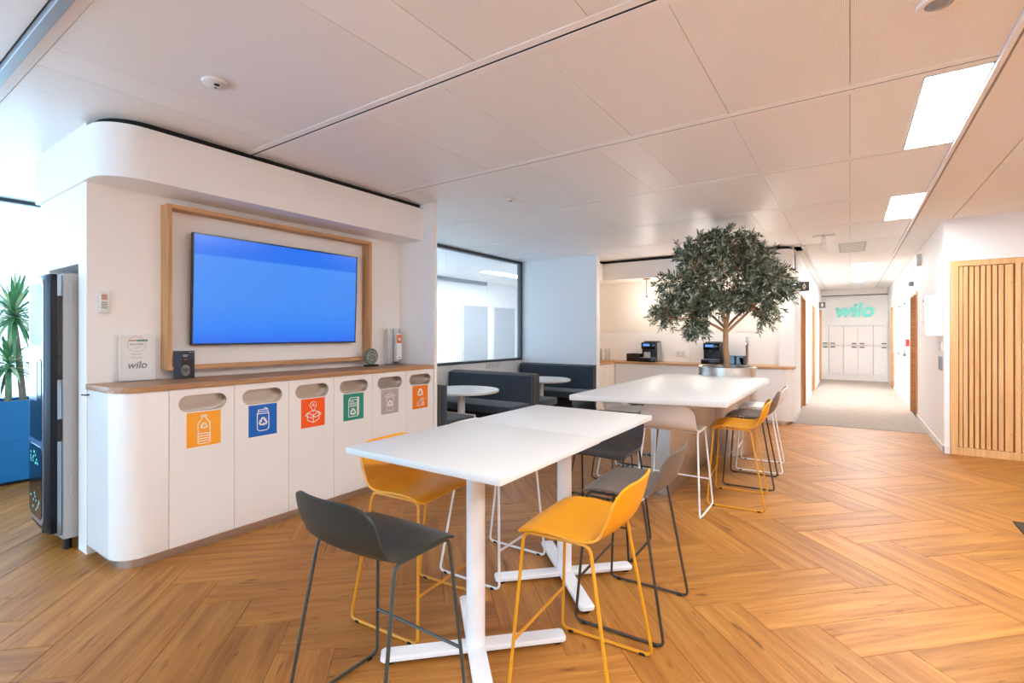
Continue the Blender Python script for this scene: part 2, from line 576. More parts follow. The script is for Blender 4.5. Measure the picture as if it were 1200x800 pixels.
class MB:
    def __init__(self):
        self.bm = bmesh.new()

    def box(self, x0, x1, y0, y1, z0, z1, bev=0.0, seg=2):
        r = bmesh.ops.create_cube(self.bm, size=1.0)
        vs = r['verts']
        for v in vs:
            v.co = Vector(((x0 + x1) / 2 + v.co.x * (x1 - x0), (y0 + y1) / 2 + v.co.y * (y1 - y0), (z0 + z1) / 2 + v.co.z * (z1 - z0)))
        if bev:
            es = list({e for v in vs for e in v.link_edges})
            bmesh.ops.bevel(self.bm, geom=es, offset=bev, segments=seg, profile=0.5, affect='EDGES')
        return self

    def prism(self, pts, a0, a1, axis='z', bev=0.0, seg=2):
        def P(p, t):
            if axis == 'z':
                return (p[0], p[1], t)
            if axis == 'x':
                return (t, p[0], p[1])
            return (p[0], t, p[1])
        bm = self.bm
        lo = [bm.verts.new(P(p, a0)) for p in pts]
        hi = [bm.verts.new(P(p, a1)) for p in pts]
        n = len(pts)
        f0 = bm.faces.new(lo)
        f1 = bm.faces.new(hi)
        for i in range(n):
            bm.faces.new((lo[i], lo[(i + 1) % n], hi[(i + 1) % n], hi[i]))
        if bev:
            bmesh.ops.bevel(bm, geom=list(f0.edges) + list(f1.edges), offset=bev, segments=seg, profile=0.5, affect='EDGES')
        return self

    def plate_hole(self, outer, inner, a0, a1, axis='x'):
        """flat plate with a hole"""
        def P(p, t):
            return (t, p[0], p[1]) if axis == 'x' else (p[0], t, p[1])
        bm = self.bm
        for t in (a0, a1):
            vo = [bm.verts.new(P(p, t)) for p in outer]
            vi = [bm.verts.new(P(p, t)) for p in inner]
            es = [bm.edges.new((vo[i], vo[(i + 1) % len(vo)])) for i in range(len(vo))]
            es += [bm.edges.new((vi[i], vi[(i + 1) % len(vi)])) for i in range(len(vi))]
            bmesh.ops.triangle_fill(bm, use_beauty=True, edges=es)
            if t == a0:
                A = (vo, vi)
            else:
                for la, lb in ((A[0], vo), (A[1], vi)):
                    n = len(la)
                    for i in range(n):
                        bm.faces.new((la[i], la[(i + 1) % n], lb[(i + 1) % n], lb[i]))
        return self

    def tube(self, path, r, n=8, closed=False, r_end=None):
        bm = self.bm
        P = [Vector(p) for p in path]
        k = len(P)
        rings = []
        up = None
        for i in range(k):
            if closed:
                t = (P[(i + 1) % k] - P[i - 1]).normalized()
            else:
                t = (P[min(i + 1, k - 1)] - P[max(i - 1, 0)]).normalized()
            if up is None:
                a = Vector((0, 0, 1)) if abs(t.z) < 0.9 else Vector((1, 0, 0))
                up = (a - t * a.dot(t)).normalized()
            else:
                up = (up - t * up.dot(t))
                up = up.normalized() if up.length > 1e-6 else t.orthogonal().normalized()
            sd = t.cross(up)
            rr = r if r_end is None else r + (r_end - r) * i / max(1, k - 1)
            rings.append([bm.verts.new(P[i] + (up * math.cos(2 * PI * j / n) + sd * math.sin(2 * PI * j / n)) * rr) for j in range(n)])
        m = k if closed else k - 1
        for i in range(m):
            a, b = rings[i], rings[(i + 1) % k]
            for j in range(n):
                bm.faces.new((a[j], a[(j + 1) % n], b[(j + 1) % n], b[j]))
        if not closed:
            bm.faces.new(rings[0])
            bm.faces.new(rings[-1])
        return self

    def cyl(self, cx, cy, z0, z1, r, n=32, r2=None):
        r2 = r if r2 is None else r2
        self.lathe([(0, z0), (r, z0), (r2, z1), (0, z1)], cx, cy, n)
        return self

    def lathe(self, prof, cx=0, cy=0, n=32, axis='z', c3=0.0):
        """revolve (radius, height) pairs about an axis through (cx, cy)"""
        bm = self.bm

        def P(r, h, a):
            u, v = r * math.cos(a), r * math.sin(a)
            if axis == 'z':
                return (cx + u, cy + v, h)
            if axis == 'x':
                return (h, cx + u, cy + v)
            return (cx + u, h, cy + v)
        rings = []
        for r, h in prof:
            if r < 1e-6:
                rings.append([bm.verts.new(P(0, h, 0))])
            else:
                rings.append([bm.verts.new(P(r, h, 2 * PI * i / n)) for i in range(n)])
        for a, b in zip(rings, rings[1:]):
            for i in range(n):
                j = (i + 1) % n
                if len(a) == 1 and len(b) == 1:
                    continue
                if len(a) == 1:
                    bm.faces.new((a[0], b[j], b[i]))
                elif len(b) == 1:
                    bm.faces.new((a[i], a[j], b[0]))
                else:
                    bm.faces.new((a[i], a[j], b[j], b[i]))
        return self

    def shell(self, grid, thick):
        """a curved sheet given as a grid of points, with thickness and rim"""
        bm = self.bm
        R, Cn = len(grid), len(grid[0])
        G = [[Vector(p) for p in row] for row in grid]
        top, bot = [], []
        for i in range(R):
            a, b = [], []
            for j in range(Cn):
                du = G[min(i + 1, R - 1)][j] - G[max(i - 1, 0)][j]
                dv = G[i][min(j + 1, Cn - 1)] - G[i][max(j - 1, 0)]
                n = du.cross(dv)
                n = n.normalized() if n.length > 1e-9 else Vector((0, 0, 1))
                a.append(bm.verts.new(G[i][j] + n * thick / 2))
                b.append(bm.verts.new(G[i][j] - n * thick / 2))
            top.append(a)
            bot.append(b)
        for i in range(R - 1):
            for j in range(Cn - 1):
                bm.faces.new((top[i][j], top[i + 1][j], top[i + 1][j + 1], top[i][j + 1]))
                bm.faces.new((bot[i][j], bot[i][j + 1], bot[i + 1][j + 1], bot[i + 1][j]))
        per = [(0, j) for j in range(Cn)] + [(i, Cn - 1) for i in range(1, R)] + [(R - 1, j) for j in range(Cn - 2, -1, -1)] + [(i, 0) for i in range(R - 2, 0, -1)]
        m = len(per)
        for q in range(m):
            (i, j), (k, l) = per[q], per[(q + 1) % m]
            bm.faces.new((top[i][j], top[k][l], bot[k][l], bot[i][j]))
        return self

    def poly(self, pts):
        self.bm.faces.new([self.bm.verts.new(p) for p in pts])
        return self

    def build(self, name, mat, parent=None, smooth=True, angle=38, world=True):
        bm = self.bm
        bmesh.ops.recalc_face_normals(bm, faces=bm.faces)
        if parent is not None and world:
            off = root_loc(parent)
            for v in bm.verts:
                v.co -= off
        me = bpy.data.meshes.new(name)
        bm.to_mesh(me)
        bm.free()
        if smooth:
            for p in me.polygons:
                p.use_smooth = True
            me.set_sharp_from_angle(angle=math.radians(angle))
        me.materials.append(MATS[mat])
        o = bpy.data.objects.new(name, me)
        COL.objects.link(o)
        o.parent = parent
        return o


def tag(o, label=None, cat=None, group=None, kind=None):
    if label:
        o['label'] = label
    if cat:
        o['category'] = cat
    if group:
        o['group'] = group
    if kind:
        o['kind'] = kind
    return o


def thing(name, loc, label, cat, group=None, rz=0.0):
    e = bpy.data.objects.new(name, None)
    e.empty_display_size = 0.1
    COL.objects.link(e)
    e.location = loc
    e.rotation_euler.z = rz
    return tag(e, label, cat, group)


def struct(o, label=None):
    return tag(o, label, kind='structure')


def copy_tree(o, parent=None):
    c = o.copy()
    COL.objects.link(c)
    c.parent = parent
    for ch in list(o.children):
        copy_tree(ch, c)
    return c


def arc(cx, cy, r, a0, a1, n=8):
    return [(cx + r * math.cos(math.radians(a0 + (a1 - a0) * i / n)), cy + r * math.sin(math.radians(a0 + (a1 - a0) * i / n))) for i in range(n + 1)]


def fillet(pts, r, n=5, closed=False):
    out = []
    P = [Vector(p) for p in pts]
    k = len(P)
    for i in range(k):
        if not closed and i in (0, k - 1):
            out.append(P[i])
            continue
        a, b, c = P[i - 1], P[i], P[(i + 1) % k]
        u, v = (a - b).normalized(), (c - b).normalized()
        d = min(r, (a - b).length * 0.45, (c - b).length * 0.45)
        for t in range(n + 1):
            s = t / n
            out.append((b + u * d) * (1 - s) ** 2 + b * 2 * s * (1 - s) + (b + v * d) * s ** 2)
    return out


def rrect(y0, y1, z0, z1, r, n=6):
    return arc(y1 - r, z1 - r, r, 0, 90, n) + arc(y0 + r, z1 - r, r, 90, 180, n) + arc(y0 + r, z0 + r, r, 180, 270, n) + arc(y1 - r, z0 + r, r, 270, 360, n)


def text(name, body, size, loc, rot, mat, parent=None, extrude=0.0008, shear=0.0, align='CENTER', offset=0.0, xs=1.0):
    cu = bpy.data.curves.new(name, 'FONT')
    cu.body = body
    cu.size = size
    cu.extrude = extrude
    cu.shear = shear
    cu.offset = offset
    cu.align_x = align
    cu.align_y = 'CENTER'
    cu.materials.append(MATS[mat])
    tmp = bpy.data.objects.new(name + '_outline', cu)
    COL.objects.link(tmp)
    me = bpy.data.meshes.new_from_object(tmp.evaluated_get(bpy.context.evaluated_depsgraph_get()))
    bpy.data.objects.remove(tmp)
    me.name = name
    if not me.materials:
        me.materials.append(MATS[mat])
    o = bpy.data.objects.new(name, me)
    COL.objects.link(o)
    o.parent = parent
    o.location = Vector(loc) - (root_loc(parent) if parent else Vector((0, 0, 0)))
    o.rotation_euler = rot
    o.scale.x = xs
    return o


FACE_X = (PI / 2, 0, PI / 2)     # lettering that faces +X
FACE_Y = (PI / 2, 0, 0)          # lettering that faces -Y


def strokes(mb, X, cy, cz, lines, wd, s=1.0, t=0.0012):
    """line drawing on a plane facing +X; lines are lists of (y, z)"""
    for ln in lines:
        for (a, b), (c, d) in zip(ln, ln[1:]):
            p, q = Vector((a * s, b * s)), Vector((c * s, d * s))
            dr = q - p
            if dr.length < 1e-6:
                continue
            dr.normalize()
            nn = Vector((-dr.y, dr.x)) * wd / 2
            p, q = p - dr * wd * 0.4, q + dr * wd * 0.4
            mb.prism([(cy + v.x, cz + v.y) for v in (p + nn, q + nn, q - nn, p - nn)], X, X + t, axis='x')


def recycle(mb, X, cy, cz, R, t=0.0013):
    """three chasing arrows"""
    for k in range(3):
        a = 90 + 120 * k

        def rot(p):
            c, s = math.cos(math.radians(a - 90)), math.sin(math.radians(a - 90))
            return (cy + (p[0] * c - p[1] * s) * R, cz + (p[0] * s + p[1] * c) * R)
        mb.prism([rot(p) for p in ((-0.62, 0.28), (-0.28, 0.88), (0.22, 0.88), (0.05, 0.55), (-0.1, 0.55), (-0.33, 0.13))], X, X + t, axis='x')
        mb.prism([rot(p) for p in ((0.02, 0.72), (0.22, 0.90), (0.46, 0.50), (0.68, 0.62), (0.52, 0.05), (0.0, 0.25), (0.2, 0.36))], X, X + t, axis='x')


# ================================================================== the setting
CEIL = 2.70
# ---- floor: base slab and herringbone planks
floor = struct(MB().box(-8.2, 3.6, -4.2, 18.4, -0.08, -0.006).build('floor', 'soil', smooth=False), 'orange oak herringbone plank floor')
PW = 0.246
PL = 4 * PW
GAP = 0.0016
AX, AY = -2.57, 1.365            # one zigzag corner
UD = Vector((1, -1, 0)) / math.sqrt(2)
VD = Vector((1, 1, 0)) / math.sqrt(2)
ORI = Vector((AX, AY, 0)) - VD * PW       # (u, v) = (0, w) is that corner


def plank_mesh(du, dv):
    bm = bmesh.new()
    hl, hw, b, t = PL / 2 - GAP / 2, PW / 2 - GAP / 2, 0.0022, 0.006
    lo = [bm.verts.new((x, y, -t)) for x, y in ((-hl, -hw), (hl, -hw), (hl, hw), (-hl, hw))]
    md = [bm.verts.new((x, y, -0.0012)) for x, y in ((-hl, -hw), (hl, -hw), (hl, hw), (-hl, hw))]
    hi = [bm.verts.new((x, y, 0)) for x, y in ((-hl + b, -hw + b), (hl - b, -hw + b), (hl - b, hw - b), (-hl + b, hw - b))]
    bm.faces.new(hi)
    for i in range(4):
        j = (i + 1) % 4
        bm.faces.new((lo[i], lo[j], md[j], md[i]))
        bm.faces.new((md[i], md[j], hi[j], hi[i]))
    bmesh.ops.recalc_face_normals(bm, faces=bm.faces)
    uvl = bm.loops.layers.uv.new('UVMap')
    for f in bm.faces:
        for lp in f.loops:
            lp[uvl].uv = (lp.vert.co.x + du, lp.vert.co.y + dv)
    me = bpy.data.meshes.new('plank')
    bm.to_mesh(me)
    bm.free()
    me.materials.append(MATS['oak_plank'])
    return me


spots = []
for j in range(-12, 14):
    for k in range(-40, 60):
        base = ORI + (UD - VD) * (PL * j) + (UD + VD) * (PW * k)
        spots.append((base + UD * (PL / 2) + VD * (PW / 2), -PI / 4))
        spots.append((base + UD * (PW / 2) + VD * (PW + PL / 2), PI / 4))
seen, rest = [], []
for c, a in spots:
    if not (-7.0 < c.x < 3.5 and -4.0 < c.y < 9.15):
        continue
    if c.x > 1.35 and c.y > 8.0:
        continue
    d = Vector((math.cos(a), math.sin(a), 0))
    pts = [proj(*(c + d * (PL / 2 * s))) for s in (-1, -0.5, 0, 0.5, 1)]
    vis = any(p and -20 < p[0] < 1220 and 391 < p[1] < 830 for p in pts)
    hid = (-4.9 < c.x < -3.6 and 1.5 < c.y < 3.6) or (c.x > 0.9 + 0.4 and c.y > 8.0) or (c.x < -5.3 and c.y > 2.2) or (c.x < -0.9 and c.y > 8.95)
    (seen if vis and not hid else rest).append((c, a))
seen.sort(key=lambda q: (q[0] - Vector((0, 0, 0))).length)
rest += seen[298:]
seen = seen[:298]
pm = plank_mesh(0, 0)
for c, a in seen:
    o = bpy.data.objects.new('plank', pm)
    COL.objects.link(o)
    o.parent = floor
    o.location = c
    o.rotation_euler.z = a
bmr = bmesh.new()
for c, a in rest:
    n0 = len(bmr.verts)
    bmr.from_mesh(plank_mesh(random.uniform(0, 60), random.uniform(0, 60)) if False else pm)
    bmr.verts.ensure_lookup_table()
    R = Matrix.Translation(c) @ Matrix.Rotation(a, 4, 'Z')
    for v in bmr.verts[n0:]:
        v.co = R @ v.co
uvl = bmr.loops.layers.uv.active
for i, f in enumerate(bmr.faces):
    q = i // 9
    for lp in f.loops:
        lp[uvl].uv = (lp[uvl].uv[0] + (q * 7.31) % 53, lp[uvl].uv[1] + (q * 3.77) % 41)
me = bpy.data.meshes.new('far_planks')
bmr.to_mesh(me)
bmr.free()
me.materials.clear()
me.materials.append(MATS['oak_plank'])
fp = bpy.data.objects.new('far_planks', me)
COL.objects.link(fp)
fp.parent = floor
tag(fp, kind='stuff')

struct(MB().prism([(-0.72, 8.77), (0.9, 8.87), (0.9, 18.0), (-0.92, 18.0), (-0.92, 8.77)], -0.005, 0.006).build('floor_carpet', 'carpet', smooth=False), 'beige looped carpet along the corridor')
struct(MB().box(-7.9, -5.0, 3.6, 12.5, -0.006, 0.004).build('floor_meeting_room', 'carpet', smooth=False), 'pale carpet of the room behind the glass')

# ---- ceiling
ceiling = struct(MB().box(-6.88, 3.6, -4.1, 18.4, 2.722, 2.84).box(-8.0, -6.88, 3.6, 12.6, 2.722, 2.84).build('ceiling', 'panel_reveal', smooth=False), 'suspended metal panel ceiling with dark joints')
ROWS = [0.635, 1.935, 3.24, 4.555, 5.93, 7.24, 8.56]
SEAMS = {
    0: [-6.82, -5.7, -4.6, -3.64, -3.29, -3.04, -1.81, -1.5, -0.9, -0.3, 0.3, 0.585],
    1: [-3.72, -3.0, -2.4, -1.8, -1.2, -0.6, 0.0, 0.585],
    2: [-5.0, -4.5, -3.9, -3.3, -2.7, -2.1, -1.5, -1.21, -0.6, 0.0, 0.312],
    3: [-5.0, -4.4, -3.5, -2.9, -2.3, -1.74, -1.14, -0.6, 0.0, 0.585],
    4: [-5.0, -4.1, -3.5, -2.9, -2.3, -1.5, -0.9, -0.6, 0.0, 0.322],
    5: [-5.0, -3.9, -3.3, -2.7, -2.1, -1.5, -0.9, -0.6, 0.0, 0.585],
}


def panel(x0, x1, y0, y1, mat, name='ceiling_panel', z=CEIL, g=0.0012):
    return MB().box(x0 + g, x1 - g, y0 + g, y1 - g, z, z + 0.022, 0.0012, 1).build(name, mat, ceiling)


RW = 0.052
for r in range(6):
    y0, y1 = ROWS[r] + RW, ROWS[r + 1] - RW
    mat = 'perforated_panel' if r < 3 else 'rail_white'
    xs = SEAMS[r]
    for a, b in zip(xs, xs[1:]):
        strip = (b - a) < 0.34 and r in (0, 2)
        panel(a, b, y0, y1, 'rail_white' if strip else mat)
for i, y in enumerate(ROWS):
    x0 = -6.82 if i == 0 else (-3.70 if i in (1, 2) else -5.0)
    if i == 0:
        MB().box(x0, 0.585, y - 0.045, y - 0.004, 2.672, 2.722, 0.003, 1).build('ceiling_rail', 'grey_metal', ceiling)
        panel(x0, 0.585, y + 0.002, y + RW, 'rail_white', 'ceiling_rail')
    else:
        sl = 0.0075 if i == 1 else 0.006
        panel(x0, 0.585, y - RW, y - sl, 'rail_white', 'ceiling_rail', z=2.697, g=0.0)
        panel(x0, 0.585, y + sl, y + RW, 'rail_white', 'ceiling_rail', z=2.697, g=0.0)
        MB().box(x0, 0.585, y - sl, y + sl, 2.7, 2.722).build('rail_slot', 'dark_slot', ceiling, smooth=False)
# sheet in front of and beside the camera, corridor strips, side plaster
panel(-6.82, 0.585, -4.0, ROWS[0] - 0.05, 'perforated_panel')
cy = [8.62 + 1.32 * i for i in range(8)]
for a, b in zip(cy, cy[1:]):
    bb = min(b, 17.75)
    panel(-0.575, 0.0, a, bb, 'rail_white')
    panel(0.0, 0.585, a, bb, 'rail_white')
panel(-5.0, -0.6, 8.50, 9.1, 'rail_white')
for (x0, x1, y0, y1) in ((0.632, 0.9625, -4.0, 7.55), (0.9695, 3.4, -4.0, 7.006), (0.9695, 3.4, 7.013, 7.55), (0.632, 0.9, 7.55, 17.8), (-0.71, -0.615, 8.62, 17.8)):
    panel(x0, x1, y0, y1, 'plaster_ceiling', 'ceiling_board', g=0.0)
for x0, x1, y0 in ((0.586, 0.612, -4.0), (-0.598, -0.578, 8.56)):
    MB().box(x0, x1, y0, 17.75, 2.683, 2.722, 0.002, 1).build('ceiling_trim', 'rail_white', ceiling)
for x0, x1, y0 in ((0.613, 0.631, -4.0), (-0.614, -0.599, 8.56)):
    MB().box(x0, x1, y0, 17.75, 2.706, 2.722).build('ceiling_slot', 'panel_reveal', ceiling, smooth=False)

# meeting room ceiling and its boards
MB().box(-7.9, -5.06, 3.7, 12.4, 2.70, 2.722).build('ceiling_board', 'rail_white', ceiling, smooth=False)

# ---- block that carries the screen wall, with the niche of the machine
b = MB()
b.box(-4.09, -3.94, 1.055, 3.765, 0, 2.71)
b.box(-4.93, -4.72, 1.055, 3.765, 0, 2.71)
b.box(-4.72, -4.09, 1.055, 3.765, 1.83, 2.71)
b.box(-4.72, -4.09, 1.75, 3.765, 0, 1.83)
struct(b.build('wall_left', 'warm_white', smooth=False), 'white screen wall block with rounded bulkhead')
struct(MB().box(-3.94, -3.44, 3.66, 3.70, 0, 2.705, 0.002, 1).build('wall_center', 'warm_white'), 'white end panel beside the recycling cabinets')
# bulkheads with rounded corner
pts = [(-4.97, 3.66), (-4.97, 1.035)] + arc(-3.82, 1.255, 0.22, 270, 360, 12) + [(-3.60, 3.66)]
struct(MB().prism(pts, 2.331, 2.654, bev=0.003, seg=1).build('trim_1', 'white_paint', angle=30), 'white bulkhead with rounded corner above the screen')
pin = [(-4.93, 3.66), (-4.93, 1.08)] + arc(-3.86, 1.295, 0.215, 270, 360, 12) + [(-3.645, 3.66)]
struct(MB().prism(pin, 2.652, 2.71).build('trim_2', 'dark_slot'), 'dark shadow gap above the screen bulkhead')
pts = [(-3.72, 9.02), (-3.72, 8.40)] + arc(-0.87, 8.56, 0.16, 270, 360, 10) + [(-0.71, 9.02)]
struct(MB().prism(pts, 2.35, 2.650, bev=0.003, seg=1).build('trim_3', 'warm_white', angle=30), 'white bulkhead above the kitchen counter')
pin = [(-3.76, 9.02), (-3.76, 8.44)] + arc(-0.90, 8.60, 0.16, 270, 360, 10) + [(-0.74, 8.83), (-0.95, 8.83), (-0.95, 9.02)]
struct(MB().prism(pin, 2.648, 2.706).build('trim_4', 'dark_slot'), 'dark shadow gap above the kitchen bulkhead')
struct(MB().box(-4.2, -3.72, 7.77, 9.0, 2.35, 2.650).build('trim_5', 'warm_white', smooth=False), 'short side bulkhead of the kitchen')
struct(MB().box(-4.2, -3.76, 7.77, 9.0, 2.65, 2.706).build('trim_6', 'dark_slot', smooth=False), 'dark gap above the short kitchen bulkhead')

# ---- kitchen walls
b = MB().box(-4.3, -0.73, 9.012, 9.14, 0, 2.7)
wb = struct(b.build('wall_back', 'warm_white', smooth=False), 'panelled kitchen back wall')
MB().box(-4.15, -0.73, 9.0, 9.012, 1.407, 2.36, 0.002, 1).build('upper_panel', 'board_wall', wb)
for x0, x1 in ((-4.15, -2.33), (-2.324, -0.73)):
    MB().box(x0, x1, 9.0, 9.012, 0.876, 1.402, 0.002, 1).build('splash_panel', 'warm_white', wb)
struct(MB().box(-4.3, -4.15, 7.76, 9.0, 0, 2.7).build('wall_kitchen_side', 'warm_white', smooth=False), 'side wall of the kitchen')
struct(MB().box(-5.0, -3.5, 7.64, 7.76, 0, 2.702).build('wall_booth', 'soft_blue_wall', smooth=False), 'pale blue-white wall behind the far booth')

# ---- glass partition on a low wall
struct(MB().box(-5.06, -5.0, 3.78, 7.64, 0, 0.905).build('wall_partition', 'white_paint', smooth=False), 'low white wall under the glass partition')
b = MB()
b.box(-5.07, -4.985, 3.80, 7.64, 0.905, 0.945, 0.002, 1).box(-5.07, -4.985, 3.80, 7.64, 2.655, 2.70, 0.002, 1)
b.box(-5.07, -4.985, 7.595, 7.64, 0.945, 2.655, 0.002, 1).box(-5.07, -4.985, 3.80, 3.84, 0.945, 2.655, 0.002, 1)
wn = struct(b.build('window_2', 'charcoal_metal'), 'dark framed glass partition above the booths')
for y0, y1 in ((3.84, 5.60), (5.606, 6.62), (6.626, 7.595)):
    MB().box(-5.034, -5.024, y0, y1, 0.945, 2.655).build('pane', 'partition_glass', wn, smooth=False)
# room behind the glass
b = MB().box(-7.95, -7.8, 6.9, 12.4, 0, 2.7).box(-7.95, -7.8, 3.6, 6.9, 0, 0.3).box(-7.95, -7.8, 3.6, 6.9, 2.6, 2.7)
struct(b.build('wall_meeting_room', 'dim_white', smooth=False), 'white far wall of the room behind the glass')
struct(MB().box(-7.95, -4.93, 3.60, 3.70, 0, 2.7).build('wall_meeting_room_side', 'white_paint', smooth=False), 'side wall of the room behind the glass')
struct(MB().box(-7.95, -5.0, 12.4, 12.5, 0, 2.7).build('wall_meeting_room_end', 'white_paint', smooth=False), 'end wall of the room behind the glass')
struct(MB().box(-5.06, -5.0, 7.76, 12.4, 0, 2.7).build('wall_meeting_room_inner', 'white_paint', smooth=False), 'inner wall of the room behind the glass')
for i, (y0, y1) in enumerate(((9.3, 10.25), (10.55, 11.5))):
    d = struct(MB().box(-7.8, -7.775, y0 - 0.05, y1 + 0.05, 0, 2.13).build('door_%d' % (i + 6), 'white_gloss', smooth=False), 'grey door behind the frosted glass')
    MB().box(-7.775, -7.76, y0, y1, 0.01, 2.08, 0.003, 1).build('leaf', 'door_grey', d)
struct(MB().box(-7.81, -7.7, 6.9, 10.15, 2.62, 2.70).build('trim_7', 'charcoal_metal', smooth=False), 'dark ceiling edge in the room behind the glass')

# ---- window wall at the left and behind the camera
b = MB()
YS = [-4.0, -2.5, -1.0, 0.5, 2.0, 3.5]
for y in YS:
    b.box(-6.86, -6.80, y - 0.025, y + 0.025, 0.06, 2.665)
b.box(-6.86, -6.78, -4.03, 3.53, 0, 0.06).box(-6.86, -6.78, -4.03, 3.53, 2.665, 2.70)
wn = struct(b.build('window_1', 'charcoal_metal', smooth=False), 'full height window front by the planter')
for y0, y1 in zip(YS, YS[1:]):
    MB().box(-6.835, -6.825, y0 + 0.025, y1 - 0.025, 0.06, 2.665).build('pane', 'window_glass', wn, smooth=False)
XS = [-6.8, -5.3, -3.8, -2.3, -0.8]
b = MB()
for x in XS:
    b.box(x - 0.03, x + 0.03, -4.06, -3.98, 0.06, 2.62)
b.box(-6.83, -0.77, -4.06, -3.98, 0, 0.06).box(-6.83, -0.77, -4.06, -3.98, 2.62, 2.70)
wn = struct(b.build('window_3', 'charcoal_metal', smooth=False), 'window front behind the camera')
for x0, x1 in zip(XS, XS[1:]):
    MB().box(x0 + 0.03, x1 - 0.03, -4.025, -4.015, 0.06, 2.62).build('pane', 'window_glass', wn, smooth=False)
struct(MB().box(-0.77, 3.5, -4.1, -4.0, 0, 2.7).build('wall_rear', 'white_paint', smooth=False), 'white wall behind the camera')
struct(MB().box(3.4, 3.5, -4.0, 7.75, 0, 2.7).build('wall_far_right', 'white_paint', smooth=False), 'white wall to the right of the view')


# ---- corridor walls with door openings
def corridor_wall(name, xa, xb, y0, y1, openings, label):
    b = MB()
    y = y0
    for (a, c, h) in openings:
        b.box(xa, xb, y, a, 0, 2.703)
        b.box(xa, xb, a, c, h, 2.703)
        y = c
    b.box(xa, xb, y, y1, 0, 2.703)
    return struct(b.build(name, 'white_paint', smooth=False), label)


LD = [(10.0, 11.0, 2.06), (13.0, 14.0, 2.06), (16.35, 17.25, 2.06)]
corridor_wall('wall_corridor_left', -0.92, -0.71, 8.84, 17.95, LD, 'white corridor wall with timber doors')
RD = [(10.25, 11.32, 2.07), (15.4, 16.4, 2.06)]
corridor_wall('wall_right', 0.90, 1.10, 7.60, 17.95, RD, 'white corridor wall on the right')
struct(MB().box(1.10, 3.4, 7.60, 7.75, 0, 2.703).build('wall_front_right', 'white_paint', smooth=False), 'white wall around the slatted timber doors')
struct(MB().box(0.90, 3.4, 7.55, 7.60, 2.215, 2.703).box(0.90, 0.951, 7.55, 7.60, 0, 2.215).build('wall_lintel', 'white_paint', smooth=False), 'white wall above the slatted doors')
struct(MB().box(-0.92, 1.1, 17.72, 17.95, 1.62, 2.50).box(-0.92, 1.1, 17.72, 17.95, 2.53, 2.703).box(-0.92, 1.1, 17.87, 17.95, 0, 2.703).build('wall_end', 'white_paint', smooth=False), 'white end wall above the lockers')
for i, (y0, y1, h) in enumerate(LD):
    b = MB()
    b.box(-0.90, -0.695, y0, y0 + 0.045, 0, h, 0.002, 1).box(-0.90, -0.695, y1 - 0.045, y1, 0, h, 0.002, 1).box(-0.90, -0.695, y0 + 0.045, y1 - 0.045, h - 0.045, h, 0.002, 1)
    d = struct(b.build('door_%d' % (i + 1), 'oak_frame_z'), 'oak framed corridor door')
    MB().box(-0.86, -0.815, y0 + 0.045, y1 - 0.045, 0.012, h - 0.045, 0.002, 1).build('leaf', 'door_wood', d)
    MB().tube([(-0.815, y0 + 0.12, 1.03), (-0.76, y0 + 0.12, 1.03), (-0.76, y0 + 0.24, 1.03)], 0.011).build('handle', 'lever_steel', d)
for i, (y0, y1, h) in enumerate(RD):
    b = MB()
    b.box(0.885, 1.09, y0, y0 + 0.05, 0, h, 0.002, 1).box(0.885, 1.09, y1 - 0.05, y1, 0, h, 0.002, 1).box(0.885, 1.09, y0 + 0.05, y1 - 0.05, h - 0.05, h, 0.002, 1)
    d = struct(b.build('door_%d' % (i + 4), 'oak_top_x'), 'pale timber framed door on the right corridor wall')
    MB().box(1.01, 1.055, y0 + 0.05, y1 - 0.05, 0.012, h - 0.05, 0.002, 1).build('leaf', 'oak_frame_z', d)
    MB().tube([(1.01, y0 + 0.12, 1.03), (0.955, y0 + 0.12, 1.03), (0.955, y0 + 0.24, 1.03)], 0.011).build('handle', 'lever_steel', d)

# ---- baseboards
b = MB().box(0.886, 0.90, 7.536, 10.25, 0, 0.085, 0.002, 1).box(0.886, 0.90, 11.32, 15.4, 0, 0.085, 0.002, 1).box(0.886, 0.951, 7.536, 7.55, 0, 0.085, 0.002, 1)
struct(b.build('baseboard_right', 'white_gloss'))
b = MB()
y = 8.84
for (a, c, h) in LD:
    b.box(-0.71, -0.697, y, a, 0, 0.085, 0.002, 1)
    y = c
struct(b.build('baseboard_left', 'white_gloss'))

# ---- slatted timber doors at the right
for n_, x0 in enumerate((0.953, 1.488, 2.023)):
    x1 = x0 + (0.58 if n_ == 0 else 0.535)
    lo = x0 + 0.07 if n_ == 0 else x0 + 0.045
    hi = lo + 0.465
    b = MB()
    if n_ == 0:
        b.box(x0, lo, 7.54, 7.598, 0, 2.211, 0.0015, 1)
    b.box(hi, hi + 0.045, 7.54, 7.598, 0, 2.211, 0.0015, 1)
    b.box(lo, hi, 7.54, 7.598, 2.15, 2.211, 0.0015, 1).box(lo, hi, 7.54, 7.598, 0, 0.085, 0.0015, 1)
    d = struct(b.build('door_%d' % (8 + n_), 'slat_wood'), 'timber door frame with vertical slats')
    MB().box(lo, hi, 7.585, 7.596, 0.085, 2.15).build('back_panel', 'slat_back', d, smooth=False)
    cuts = [0.006, 0.041, 0.089, 0.137, 0.185, 0.233, 0.281, 0.331, 0.382, 0.459]
    for i, (p, q) in enumerate(zip(cuts, cuts[1:])):
        g = 0.002 if i == 0 else 0.008
        MB().box(lo + p + g * 0.5, lo + q - g, 7.549, 7.585, 0.09, 2.144, 0.002, 1).build('slat', 'slat_wood', d)
    for z in (0.275, 1.94):
        MB().lathe([(0, 7.547), (0.004, 7.547), (0.004, 7.552), (0, 7.552)], hi - 0.035, z, 10, axis='y').build('screw', 'black', d)

